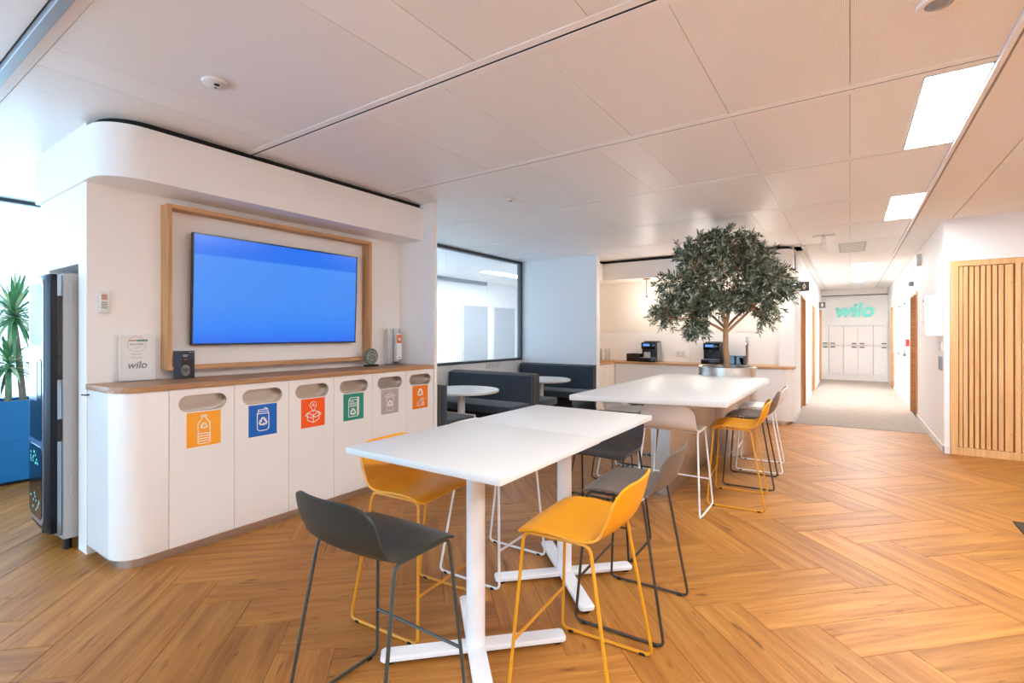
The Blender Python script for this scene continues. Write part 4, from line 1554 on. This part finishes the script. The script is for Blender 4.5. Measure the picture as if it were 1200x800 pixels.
MB().box(mx_, mx_ + 0.0004, ym - 0.044, ym - 0.002, 1.331, 1.340).build('seal_band', 'print_rust', t, smooth=False)
text('lettering', 'ecovadis', 0.024, (mx_ + 0.0004, ym, 1.312), FACE_X, 'print_grey', t, 0.0002)
for z, wd in ((1.292, 0.05), (1.283, 0.032), (1.250, 0.066), (1.243, 0.058), (1.226, 0.07), (1.219, 0.05)):
    MB().box(mx_, mx_ + 0.0004, ym - wd / 2, ym + wd / 2, z - 0.0013, z + 0.0013).build('text_line', 'print_light', t, smooth=False)
text('lettering', 'wilo', 0.064, (mx_ + 0.0004, ym + 0.002, 1.172), FACE_X, 'print_grey', t, 0.0003, shear=0.18, offset=0.0012)
b = MB()
strokes(b, mx_, 0, 0, [[(y0 + 0.016, 1.092), (y1 - 0.016, 1.092), (y1 - 0.016, 1.356), (y0 + 0.016, 1.356), (y0 + 0.016, 1.092)]], 0.0010, t=0.0003)
b.build('border_line', 'print_light', t, smooth=False)

lx, y0, y1 = -3.818, 1.494, 1.621
t = thing('leaflet', (lx, 1.558, 1.067), 'dark folded leaflet with a silver machine picture standing on the worktop', 'leaflet')
MB().box(lx - 0.004, lx, y0 + 0.043, y1, 1.067, 1.262).build('cover', 'leaflet_black', t, smooth=False)
MB().prism([(lx - 0.004, y0 + 0.043), (lx, y0 + 0.043), (lx - 0.012, y0), (lx - 0.016, y0)], 1.067, 1.262).build('flap', 'leaflet_navy', t, smooth=False)
MB().box(lx, lx + 0.0004, y0 + 0.043, y1, 1.205, 1.262).build('header', 'leaflet_navy', t, smooth=False)
b = MB()
for k in range(5):
    rr = 0.036 - 0.006 * k
    strokes(b, lx, y0 + 0.07, 1.125, [[(rr * 0.75 * math.cos(a * PI / 9) + 0.003 * (k % 2), rr * math.sin(a * PI / 9)) for a in range(19)]], 0.003, t=0.0004)
b.build('picture', 'silver_print', t, smooth=False)
for z, a, c in ((1.232, 0.053, 0.086), (1.224, 0.053, 0.08), (1.252, 0.09, 0.105), (1.252, 0.112, 0.124)):
    MB().box(lx + 0.0004, lx + 0.0008, y0 + a, y0 + c, z - 0.0015, z + 0.0015).build('text_line', 'print_light', t, smooth=False)
MB().box(lx, lx + 0.0006, y0 + 0.06, y0 + 0.078, 1.199, 1.202).build('text_line', 'print_orange', t, smooth=False)

ax = -3.795
t = thing('glass_award', (ax, 3.158, 1.067), 'round glass award on a dark base at the right end of the worktop', 'award')
MB().box(ax - 0.03, ax + 0.03, 3.095, 3.222, 1.067, 1.088, 0.002, 1).build('base', 'black_gloss', t)
MB().lathe([(0, ax - 0.014), (0.072, ax - 0.014), (0.078, ax - 0.009), (0.078, ax + 0.009), (0.072, ax + 0.014), (0, ax + 0.014)], 3.160, 1.163, 48, axis='x').build('disc', 'disc_glass', t)
b = MB()
strokes(b, ax + 0.014, 3.160, 1.163, [[(0.05 * math.cos(k * PI / 12), 0.05 * math.sin(k * PI / 12)) for k in range(-2, 15)], [(-0.035, 0.01), (-0.01, 0.022), (0.02, 0.02), (0.038, 0.004)], [(-0.02, -0.03), (0.02, -0.034)]], 0.004, t=0.0006)
b.build('engraving', 'print_light', t, smooth=False)

tx = -3.86
t = thing('cup_dispenser', (tx, 3.5, 1.067), 'clear cup tubes with an orange and white label strip beside the end panel', 'dispenser')
MB().lathe([(0, 1.067), (0.095, 1.067), (0.095, 1.071), (0, 1.071)], tx, 3.50, 40).build('base', 'sign_dark', t)
for y in (3.452, 3.545):
    MB().lathe([(0.0, 1.072), (0.036, 1.072), (0.036, 1.436), (0.0335, 1.436), (0.0335, 1.076), (0, 1.076)], tx, y, 28).build('tube', 'acrylic', t)
MB().cyl(tx, 3.545, 1.0762, 1.095, 0.030, 24).build('cap', 'sign_dark', t)
MB().box(tx + 0.037, tx + 0.039, 3.510, 3.578, 1.120, 1.385).build('label_strip', 'paper', t, smooth=False)
MB().box(tx + 0.039, tx + 0.0394, 3.512, 3.576, 1.284, 1.370).build('label_patch', 'print_orange', t, smooth=False)
MB().box(tx + 0.0394, tx + 0.0398, 3.532, 3.558, 1.310, 1.338).build('label_mark', 'paper', t, smooth=False)
for z in (1.26, 1.235, 1.215, 1.19, 1.175):
    MB().box(tx + 0.039, tx + 0.0393, 3.520, 3.566, z - 0.0015, z + 0.0015).build('text_line', 'print_light', t, smooth=False)
MB().box(tx + 0.039, tx + 0.0393, 3.535, 3.560, 1.132, 1.146).build('label_mark', 'print_rust', t, smooth=False)

# ================================================================== machine in the niche
t = thing('vending_machine', (-4.38, 1.2, 0), 'grey and dark blue vending machine in the niche beside the recycling cabinets', 'machine')
MB().box(-4.69, -4.115, 0.985, 1.72, 0.075, 1.765, 0.004, 1).build('body', 'machine_grey', t)
MB().box(-4.68, -4.13, 0.958, 0.985, 0.10, 1.755, 0.003, 1).build('chassis', 'machine_chrome', t)
MB().box(-4.15, -4.12, 0.9575, 0.985, 1.09, 1.62).build('lock_strip', 'black_gloss', t, smooth=False)
for z0, z1 in ((0.72, 0.80),):
    MB().box(-4.150, -4.118, 0.955, 0.985, 0.70, 0.84, 0.003, 1).build('coin_slot', 'black_plastic', t)
MB().tube([(-4.113, 0.965, 1.24), (-4.09, 0.965, 1.24), (-4.09, 0.96, 1.24)], 0.006).build('lock', 'black', t)
prof = [(1.0, 0.958), (1.0, 0.925), (0.94, 0.906), (0.5, 0.910), (0.1, 0.925), (0.0, 0.945), (0.0, 0.958)]
pts = [(-4.61 + 0.495 * a, yy) for a, yy in prof]


def door_slice(z0, z1, grow=0.0):
    return [(x, y - grow if y < 0.95 else y) for x, y in pts]


b = MB()
rings = []
for z, k in ((0.125, 0.72), (0.14, 0.85), (0.17, 0.95), (0.22, 1.0), (1.66, 1.0), (1.71, 0.95), (1.74, 0.84), (1.755, 0.7)):
    rings.append([b.bm.verts.new((-4.388 + (x + 4.388) * (0.86 + 0.14 * k), 0.958 + (y - 0.958) * k, z)) for x, y in pts])
for a, c in zip(rings, rings[1:]):
    m = len(a)
    for i in range(m):
        b.bm.faces.new((a[i], a[(i + 1) % m], c[(i + 1) % m], c[i]))
b.bm.faces.new(rings[0])
b.bm.faces.new(rings[-1])
dr = b.build('door', 'machine_dark', t, angle=50)


def on_front(name, x0, x1, z0, z1, mat, out=0.0, parent=None, r=0.04, thick=0.006):
    """plate that follows the slightly slanting door front"""
    def fy(x):
        return 0.906 + (-4.15 - x) * 0.045
    b = MB()
    o2 = rrect(x0, x1, z0, z1, r)
    va = [b.bm.verts.new((x, fy(x) - out - thick, z)) for x, z in o2]
    vb = [b.bm.verts.new((x, fy(x) - out + 0.01, z)) for x, z in o2]
    b.bm.faces.new(va)
    b.bm.faces.new(vb)
    for i in range(len(va)):
        b.bm.faces.new((va[i], va[(i + 1) % len(va)], vb[(i + 1) % len(va)], vb[i]))
    return b.build(name, mat, parent, smooth=False)


on_front('front_frame', -4.56, -4.16, 0.17, 1.735, 'machine_chrome', 0.0, dr, 0.06)
on_front('upper_window', -4.53, -4.19, 1.30, 1.70, 'window_glass', 0.006, dr, 0.05, 0.002)
on_front('window_backing', -4.53, -4.19, 1.30, 1.70, 'paper', 0.003, dr, 0.05, 0.003)
on_front('dispensing_bay', -4.52, -4.20, 0.70, 1.22, 'black_gloss', 0.003, dr, 0.03)
on_front('bay_mirror', -4.51, -4.30, 0.95, 1.20, 'machine_chrome', 0.009, dr, 0.02, 0.002)
lp = on_front('lower_panel', -4.54, -4.19, 0.20, 0.66, 'black_gloss', 0.003, dr, 0.06)
b = MB()
for k in range(26):
    x = random.uniform(-4.50, -4.24)
    z = random.choice((random.uniform(0.54, 0.62), random.uniform(0.24, 0.36)))
    b.lathe([(0, 0.906 + (-4.15 - x) * 0.045 - 0.0095), (0.009, 0.906 + (-4.15 - x) * 0.045 - 0.0095), (0.009, 0.906 + (-4.15 - x) * 0.045 - 0.0088), (0, 0.906 + (-4.15 - x) * 0.045 - 0.0088)], x, z, 7, axis='y')
b.build('bubble_print', 'teal_letter', lp, smooth=False)
for z in (0.35, 1.58):
    MB().box(-4.114, -4.108, 1.01, 1.03, z, z + 0.13, 0.002, 1).build('hinge', 'machine_grey', t)
for x in (-4.64, -4.17):
    for y in (1.02, 1.66):
        MB().cyl(x, y, 0.0, 0.076, 0.022, 16).build('foot', 'black', t)

# ================================================================== blue planter with dracaenas
t = thing('trough_planter', (-6.5, 1.0, 0), 'long bright blue trough planter by the window', 'planter')
px0, px1, py0, py1 = -6.72, -6.32, -0.3, 2.3
b = MB()
b.box(px0, px1, py0, py1, 0.03, 0.40, 0.004, 1)
b.box(px1 - 0.02, px1, py0, py1, 0.40, 0.765, 0.002, 1).box(px0, px0 + 0.02, py0, py1, 0.40, 0.765, 0.002, 1)
b.box(px0, px1, py0, py0 + 0.02, 0.40, 0.765, 0.002, 1).box(px0, px1, py1 - 0.02, py1, 0.40, 0.765, 0.002, 1)
b.build('trough', 'planter_blue', t)
MB().box(px0 + 0.03, px1 - 0.03, py0 + 0.03, py1 - 0.03, 0, 0.03).build('foot', 'black', t, smooth=False)
MB().box(px0 + 0.02, px1 - 0.02, py0 + 0.02, py1 - 0.02, 0.40, 0.735).build('soil', 'soil', t, smooth=False)


def dracaena(base, heads, label, seed):
    rr = random.Random(seed)
    t = thing('dracaena_plant', base, label, 'plant', 'dracaenas in the blue trough')
    B = Vector(base)
    for path, size, cnt in heads:
        P = [B + Vector(p) for p in path]
        MB().tube(P, 0.028, 9, r_end=0.02).build('cane', 'cane', t)
        top = P[-1]
        for k in range(cnt):
            az = k * 2.399 + rr.uniform(-.2, .2)
            el = 1.42 - 1.65 * (k / cnt)
            ln = size * rr.uniform(0.8, 1.1)
            d = Vector((math.cos(az) * math.cos(el), math.sin(az) * math.cos(el), math.sin(el)))
            sd = Vector((-math.sin(az), math.cos(az), 0))
            st = top + Vector((0, 0, 0.10 * (1 - k / cnt)))
            nseg = 6
            gL, gR, gc = [], [], []
            b = MB()
            grid = []
            for i in range(nseg + 1):
                s = i / nseg
                c = st + d * ln * s + Vector((0, 0, -0.62 * ln * s * s * math.cos(el) - 0.03 * s))
                wd = 0.0145 * (math.sin(PI * min(1, 0.18 + 0.82 * s)) ** 0.7) + 0.0008
                grid.append([c - sd * wd + Vector((0, 0, 0.006)), c, c + sd * wd + Vector((0, 0, 0.006))])
            b.shell(grid, 0.0016).build('leaf', 'dracaena_leaf' if k % 3 else 'dracaena_pale', t, angle=80)
    return t


dracaena((-6.50, 1.267, 0.735), [([(0, 0, 0), (-0.01, -0.02, 0.3), (0.0, -0.04, 0.55), (0.0, -0.06, 0.76)], 0.46, 90)], 'tall dracaena with cane stem in the blue trough', 3)
dracaena((-6.50, 1.165, 0.735), [([(0, 0, 0), (0.01, 0.0, 0.18), (0.0, 0.005, 0.30)], 0.34, 60)], 'short dracaena in front of the tall one in the blue trough', 5)

# ================================================================== kitchen
KX = [-3.545, -2.886, -2.246, -1.65, -1.077]
KL = ['white kitchen cabinet in the corner beside the side run', 'white kitchen cabinet below the left coffee machine', 'white kitchen cabinet left of the tree planter',
      'white kitchen cabinet behind the tree planter']
for i in range(4):
    x0, x1 = KX[i] + 0.0015, KX[i + 1] - 0.0015
    t = thing('kitchen_cabinet', ((x0 + x1) / 2, 8.75, 0.05), KL[i], 'cabinet', 'white kitchen base cabinets')
    MB().box(x0, x1, 8.52, 8.54, 0.055, 0.838, 0.001, 1).build('door', 'white_laminate', t)
    MB().box(x0, x1, 8.541, 8.99, 0.055, 0.838).build('carcass', 'white_laminate', t, smooth=False)
t = thing('kitchen_cabinet', (-0.9, 8.75, 0.05), 'rounded white end cabinet of the kitchen counter by the corridor', 'cabinet', 'white kitchen base cabinets')
pts = [(-1.0755, 8.838), (-1.0755, 8.52)] + arc(-0.83, 8.64, 0.12, 270, 360, 10) + [(-0.71, 8.838)]
MB().prism(pts, 0.055, 0.838, bev=0.001, seg=1).build('curved_panel', 'white_laminate', t, angle=30)
for i, (y0, y1) in enumerate(((7.77, 8.14), (8.143, 8.518))):
    t = thing('kitchen_cabinet', (-3.8, (y0 + y1) / 2, 0.05), ('white side run cabinet next to the pale blue wall', 'white side run cabinet in the kitchen corner')[i], 'cabinet', 'white kitchen base cabinets')
    MB().box(-3.565, -3.546, y0, y1, 0.055, 0.838, 0.001, 1).build('door', 'board_wall', t)
    MB().box(-4.14, -3.566, y0, y1, 0.055, 0.838).build('carcass', 'white_laminate', t, smooth=False)
pts = [(-4.14, 8.99), (-4.14, 7.80), (-3.60, 7.80), (-3.60, 8.56)] + [(-0.95, 8.56)] + arc(-0.86, 8.65, 0.09, 270, 360, 8) + [(-0.77, 8.838), (-1.1, 8.838), (-1.1, 8.99)]
o = MB().prism(pts, 0.0, 0.055).build('kitchen_plinth', 'plinth_steel')
tag(o, 'recessed steel plinth under the kitchen counter', 'plinth')
pts = [(-4.14, 8.998), (-4.14, 7.77), (-3.53, 7.77), (-3.53, 8.505), (-0.84, 8.505)] + arc(-0.825, 8.64, 0.135, 270, 360, 10)[1:] + [(-0.69, 8.838), (-0.735, 8.838), (-0.735, 8.998)]
t = thing('kitchen_worktop', (-2.3, 8.75, 0.84), 'pale oak worktop running along the kitchen counter', 'worktop')
MB().prism(pts, 0.840, 0.875, bev=0.001, seg=1).build('top', 'oak_top_x', t, angle=30)


def coffee_machine(x0, x1, y0, y1, label, cup):
    z = 0.875
    t = thing('coffee_machine', ((x0 + x1) / 2, (y0 + y1) / 2, z), label, 'coffee machine', 'black coffee machines on the kitchen counter')
    w_ = x1 - x0
    MB().box(x0, x1, y0 + 0.06, y1, z + 0.006, z + 0.355, 0.008, 2).build('body', 'black_plastic', t)
    MB().box(x1 - 0.004, x1 + 0.003, y0 + 0.10, y1 - 0.02, z + 0.01, z + 0.345, 0.002, 1).build('side_panel', 'grey_metal' if cup else 'black_plastic', t)
    MB().box(x0 + 0.005, x1 - 0.005, y0, y0 + 0.075, z + 0.235, z + 0.352, 0.01, 2).build('head', 'black_gloss', t)
    MB().box(x0 + 0.04, x0 + 0.04 + w_ * 0.45, y0 - 0.002, y0, z + 0.285, z + 0.325).build('display', 'small_display', t, smooth=False)
    MB().box(x0 - 0.015, x1 + 0.0, y0 - 0.06, y0 + 0.06, z + 0.004, z + 0.075, 0.006, 2).build('drip_tray', 'black_gloss', t)
    MB().box(x0 - 0.008, x1 - 0.01, y0 - 0.055, y0 + 0.055, z + 0.075, z + 0.081).build('grille', 'grey_metal', t, smooth=False)
    MB().box((x0 + x1) / 2 - 0.03, (x0 + x1) / 2 + 0.03, y0 - 0.01, y0 + 0.05, z + 0.185, z + 0.237, 0.005, 1).build('spout', 'black_plastic', t)
    MB().box(x0 + 0.01, x1 - 0.01, y1 - 0.2, y1 - 0.02, z + 0.355, z + 0.372, 0.004, 1).build('bean_lid', 'black_gloss', t)
    if cup:
        MB().box(x0 + 0.06, x0 + 0.17, y0 - 0.004, y0 + 0.02, z + 0.085, z + 0.18, 0.002, 1).build('notice_card', 'print_light', t)
    return t


coffee_machine(-3.106, -2.84, 8.66, 8.99, 'black coffee machine with a card leaning on it, left on the kitchen counter', True)
coffee_machine(-2.04, -1.765, 8.66, 8.99, 'black coffee machine beside the olive trunk on the kitchen counter', False)


def capsule_box(x0, x1, label, cups):
    z = 0.875
    t = thing('cup_box', ((x0 + x1) / 2, 8.82, z), label, 'box', 'dark boxes beside the coffee machines')
    b = MB()
    b.box(x0, x1, 8.72, 8.726, z, z + 0.14).box(x0, x1, 8.914, 8.92, z, z + 0.14).box(x0, x0 + 0.006, 8.726, 8.914, z, z + 0.14).box(x1 - 0.006, x1, 8.726, 8.914, z, z + 0.14).box(x0, x1, 8.726, 8.914, z, z + 0.006)
    b.build('box', 'smoked', t, smooth=False)
    for k in range(cups):
        cxx = x0 + 0.05 + k * (x1 - x0 - 0.1) / max(1, cups - 1)
        MB().lathe([(0, z + 0.007), (0.022, z + 0.007), (0.03, z + 0.07), (0.027, z + 0.07), (0.02, z + 0.012), (0, z + 0.012)], cxx, 8.80, 16).build('cup', 'silver_print', t)


capsule_box(-3.40, -3.14, 'dark glass box left of the left coffee machine', 2)
capsule_box(-1.71, -1.42, 'dark glass box of cups between olive trunk and tap', 4)
t = thing('water_tap', (-1.372, 8.75, 0.875), 'tall chrome water tap on the kitchen counter right of the tree', 'tap')
MB().lathe([(0, 0.875), (0.03, 0.875), (0.03, 0.884), (0.021, 0.886), (0.021, 1.20), (0.024, 1.205), (0.024, 1.27), (0.012, 1.285), (0.012, 1.30), (0.017, 1.305), (0.017, 1.325), (0, 1.33)], -1.372, 8.75, 24).build('column', 'lever_steel', t)
MB().tube([(-1.372, 8.75, 1.235), (-1.372, 8.66, 1.235), (-1.372, 8.63, 1.20)], 0.009).build('spout', 'lever_steel', t)
t = thing('kitchen_socket', (-2.49, 9.0, 1.03), 'white socket block on the kitchen splashback between the coffee machines', 'socket')
MB().box(-2.575, -2.41, 8.985, 9.0, 0.978, 1.09, 0.004, 1).build('plate', 'white_gloss', t)
for x in (-2.535, -2.45):
    MB().lathe([(0, 8.984), (0.02, 8.984), (0.02, 8.988), (0, 8.988)], x, 1.034, 18, axis='y').build('outlet', 'print_light', t)
MB().tube(fillet([(-2.57, 8.975, 1.06), (-2.62, 8.97, 1.12), (-2.66, 8.97, 1.14)], 0.02), 0.004).build('cable', 'white_gloss', t)
for (x, y, lb) in ((-3.76, 8.33, 'clear glass jar on the wooden tray, left one'), (-3.655, 8.44, 'clear glass jar on the wooden tray, right one')):
    t = thing('glass_jar', (x, y, 0.90), lb, 'jar', 'glass jars in the kitchen corner')
    MB().lathe([(0, 0.893), (0.042, 0.893), (0.045, 0.90), (0.045, 1.10), (0.042, 1.10), (0.042, 0.903), (0, 0.90)], x, y, 28).build('body', 'jar_glass', t)
    MB().lathe([(0, 1.101), (0.046, 1.101), (0.046, 1.112), (0.02, 1.118), (0, 1.118)], x, y, 28).build('lid', 'jar_glass', t)
t = thing('wooden_tray', (-3.72, 8.3, 0.875), 'wooden tray under the glass jars in the kitchen corner', 'tray')
MB().box(-3.87, -3.57, 7.95, 8.60, 0.8755, 0.884, 0.002, 1).build('board', 'tray_wood', t)
MB().box(-3.87, -3.86, 7.95, 8.60, 0.884, 0.892).box(-3.58, -3.57, 7.95, 8.60, 0.884, 0.892).build('rim', 'tray_wood', t, smooth=False)
for x, lb in ((-2.95, 'lit globe pendant lamp left of the tree above the kitchen counter'), (-2.02, 'lit globe pendant lamp behind the middle of the tree'), (-1.12, 'lit globe pendant lamp behind the right side of the tree')):
    y = 8.52
    t = thing('pendant_lamp', (x, y, 2.33), lb, 'lamp', 'globe pendant lamps above the kitchen counter')
    MB().lathe([(0, 2.335), (0.062, 2.335), (0.062, 2.349), (0, 2.349)], x, y, 32).build('canopy', 'brass', t)
    MB().cyl(x, y, 2.04, 2.335, 0.007, 12).build('rod', 'brass', t)
    MB().lathe([(0, 2.0), (0.016, 2.0), (0.022, 2.02), (0.014, 2.045), (0, 2.05)], x, y, 20).build('socket', 'brass', t)
    MB().lathe([(0.02, 2.02)] + [(0.085 * math.sin(a), 1.94 + 0.085 * math.cos(a)) for a in [0.3 + k * (PI - 0.3) / 14 for k in range(14)]] + [(0, 1.855)], x, y, 32).build('globe', 'jar_glass', t)
    MB().lathe([(0, 1.90)] + [(0.036 * math.sin(a), 1.945 - 0.036 * math.cos(a)) for a in [0.3 + k * 0.26 for k in range(10)]] + [(0, 2.0)], x, y, 20).build('bulb', 'bulb', t)

# ================================================================== corridor things
LX = [-0.72, -0.52, -0.157, 0.196, 0.56, 0.90]
LN = ['leftmost', 'second', 'third', 'fourth', 'rightmost']
for i in range(5):
    x0, x1 = LX[i] + 0.006, LX[i + 1] - 0.006
    for lv, (z0, z1) in enumerate(((0.193, 1.034), (1.046, 1.615))):
        t = thing('locker', ((x0 + x1) / 2, 17.78, z0), '%s %s white locker at the end of the corridor' % (LN[i], ('lower', 'upper')[lv]), 'locker', 'white lockers at the end of the corridor')
        MB().box(x0, x1, 17.70, 17.718, z0, z1, 0.001, 1).build('door', 'white_laminate', t)
        MB().box(x0, x1, 17.76, 17.855, z0, z1).build('carcass', 'white_laminate', t, smooth=False)
        hx = x1 - 0.09 if i in (0, 2, 4) else x0 + 0.09
        hz = z1 - 0.05 if lv == 0 else z0 + 0.05
        MB().box(hx - 0.055, hx + 0.055, 17.682, 17.70, hz - 0.016, hz + 0.016, 0.003, 1).build('handle', 'sign_dark', t)
o = MB().box(-0.72, 0.90, 17.74, 17.86, 0.0, 0.19).build('locker_plinth', 'white_laminate', smooth=False)
tag(o, 'white plinth below the corridor lockers', 'plinth')
struct(MB().box(-0.72, 0.90, 17.722, 17.86, 2.50, 2.53).build('trim_8', 'charcoal_metal', smooth=False), 'dark slot above the corridor lettering')
lt = text('wall_lettering', 'wilo', 0.56, (0.085, 17.70, 2.06), FACE_Y, 'teal_letter', None, 0.02, shear=0.2, offset=0.014, xs=1.0)
tag(lt, 'large teal raised lettering on the end wall above the lockers', 'lettering')

for (y, x1, lb) in ((9.66, -0.56, 'dark square restroom sign nearest, on the left corridor wall'), (16.2, -0.56, 'dark square restroom sign farther down the corridor')):
    t = thing('restroom_sign', (-0.71, y, 2.10), lb, 'sign', 'projecting restroom signs')
    MB().box(-0.712, x1, y, y + 0.012, 2.098, 2.258, 0.001, 1).build('plate', 'sign_dark', t)
    cxx = (x1 - 0.71) / 2
    MB().plate_hole([(cxx, 2.238), (cxx - 0.028, 2.178), (cxx, 2.118), (cxx + 0.028, 2.178)], [(cxx, 2.205), (cxx - 0.012, 2.178), (cxx, 2.150), (cxx + 0.012, 2.178)], y - 0.002, y, 'y').build('symbol', 'print_white', t, smooth=False)

t = thing('wall_cabinet', (0.82, 7.9, 1.35), 'white wall cabinet on the corridor corner beside the slatted doors', 'cabinet')
MB().box(0.74, 0.90, 7.64, 8.15, 1.352, 1.835, 0.003, 1).build('body', 'white_gloss', t)
MB().box(0.734, 0.74, 7.66, 8.13, 1.372, 1.815, 0.001, 1).build('door', 'white_laminate', t)
for z0, z1 in ((1.40, 1.50), (1.53, 1.63)):
    MB().box(0.722, 0.734, 7.90, 8.08, z0, z1, 0.002, 1).build('dispenser', 'white_laminate', t)
MB().box(0.728, 0.734, 7.72, 7.75, 1.76, 1.79, 0.001, 1).build('lock', 'black', t)
t = thing('switch_panel', (0.90, 7.85, 1.25), 'white double switch below the wall cabinet', 'switch')
for y in (7.66, 7.86):
    MB().box(0.888, 0.90, y, y + 0.15, 1.18, 1.28, 0.003, 1).build('plate', 'white_gloss', t)
    MB().box(0.885, 0.888, y + 0.035, y + 0.115, 1.20, 1.26, 0.001, 1).build('rocker', 'white_laminate', t)
for y, lb in ((7.66, 'narrow grey grip strip on the wall, nearer one'), (7.80, 'narrow grey grip strip on the wall, farther one')):
    o = MB().box(0.88, 0.90, y, y + 0.035, 0.95, 1.11, 0.003, 1).build('grip_strip', 'grey_metal')
    tag(o, lb, 'strip', 'grip strips below the switches')
t = thing('wall_speaker', (0.9, 9.8, 2.5), 'small white speaker high on the right corridor wall', 'speaker')
MB().box(0.84, 0.90, 9.72, 9.86, 2.42, 2.60, 0.008, 2).build('body', 'white_gloss', t)
MB().box(0.836, 0.84, 9.73, 9.85, 2.43, 2.59).build('grille', 'grey_metal', t, smooth=False)
t = thing('alarm_button', (0.9, 11.75, 1.25), 'small red alarm box on the right corridor wall', 'alarm')
MB().box(0.85, 0.90, 11.60, 11.80, 1.15, 1.28, 0.004, 1).build('body', 'red_plastic', t)
MB().box(0.846, 0.85, 11.65, 11.75, 1.18, 1.25).build('cover', 'print_white', t, smooth=False)
t = thing('motion_sensor', (0.9, 10.9, 2.2), 'small grey sensor above the right corridor door', 'sensor')
MB().box(0.83, 0.90, 10.85, 10.98, 2.19, 2.28, 0.015, 3).build('body', 'grey_metal', t)
MB().box(0.826, 0.83, 10.88, 10.95, 2.21, 2.26).build('lens', 'black', t, smooth=False)
for (y0, y1, lb) in ((12.25, 13.2, 'white framed notice board nearer the right corridor door'), (13.6, 14.9, 'white framed notice board farther down the right corridor wall')):
    t = thing('notice_board', (0.9, (y0 + y1) / 2, 1.0), lb, 'board', 'framed boards on the right corridor wall')
    b = MB()
    b.box(0.86, 0.90, y0, y0 + 0.03, 0.95, 1.98).box(0.86, 0.90, y1 - 0.03, y1, 0.95, 1.98).box(0.86, 0.90, y0, y1, 0.95, 0.98).box(0.86, 0.90, y0, y1, 1.95, 1.98)
    b.build('frame', 'print_light', t, smooth=False)
    MB().box(0.875, 0.90, y0 + 0.03, y1 - 0.03, 0.98, 1.95).build('sheet', 'paper', t, smooth=False)
t = thing('exit_sign', (-0.29, 7.79, 2.5), 'thin clear exit sign plate hanging from the ceiling before the corridor', 'sign')
MB().box(-0.42, -0.16, 7.775, 7.805, 2.675, 2.70, 0.003, 1).build('mount', 'white_gloss', t)
MB().box(-0.31, -0.27, 7.65, 7.93, 2.52, 2.675, 0.001, 1).build('plate', 'acrylic', t)


def detector(x, y, r, label, mat='white_gloss'):
    t = thing('ceiling_sensor', (x, y, 2.66), label, 'sensor', 'round sensors on the ceiling')
    MB().lathe([(0, 2.680), (r * 0.8, 2.680), (r * 0.97, 2.686), (r, 2.699), (0, 2.699)], x, y, 36).build('housing', mat, t)
    MB().lathe([(0, 2.678), (r * 0.22, 2.678), (r * 0.22, 2.6805), (0, 2.6805)], x + r * 0.3, y, 16).build('lens', 'black', t)
    MB().lathe([(0, 2.6785), (r * 0.12, 2.6785), (r * 0.12, 2.6805), (0, 2.6805)], x - r * 0.35, y + r * 0.2, 12).build('indicator', 'print_grey', t)
    return t


detector(-2.748, 1.265, 0.062, 'round white ceiling sensor left above the screen wall')
detector(-2.753, 3.99, 0.055, 'round white ceiling sensor before the glass partition')
t = thing('ceiling_downlight', (0.292, 2.585, 2.68), 'round recessed ceiling spot at the top edge of the picture', 'spotlight')
MB().lathe([(0.045, 2.699), (0.045, 2.690), (0.066, 2.688), (0.072, 2.694), (0.072, 2.699)], 0.292, 2.585, 36).build('ring', 'rail_white', t)
MB().lathe([(0, 2.698), (0.044, 2.6985), (0.044, 2.692), (0.02, 2.676), (0, 2.674)], 0.292, 2.585, 30).build('insert', 'grey_metal', t)
t = thing('ceiling_vent', (0.02, 9.0, 2.69), 'square grey vent in the ceiling at the corridor mouth', 'vent')
MB().box(-0.14, 0.20, 8.70, 9.66, 2.696, 2.70).build('plate', 'print_light', t, smooth=False)
for k in range(7):
    MB().box(-0.12, 0.18, 8.76 + 0.13 * k, 8.79 + 0.13 * k, 2.693, 2.696).build('slat', 'rail_white', t, smooth=False)

o = MB().box(0.985, 1.9, 4.0, 5.06, 0.0, 0.012, 0.002, 1).build('floor_mat', 'mat_dark')
tag(o, 'corner of a dark mat on the floor at the right edge', 'mat')
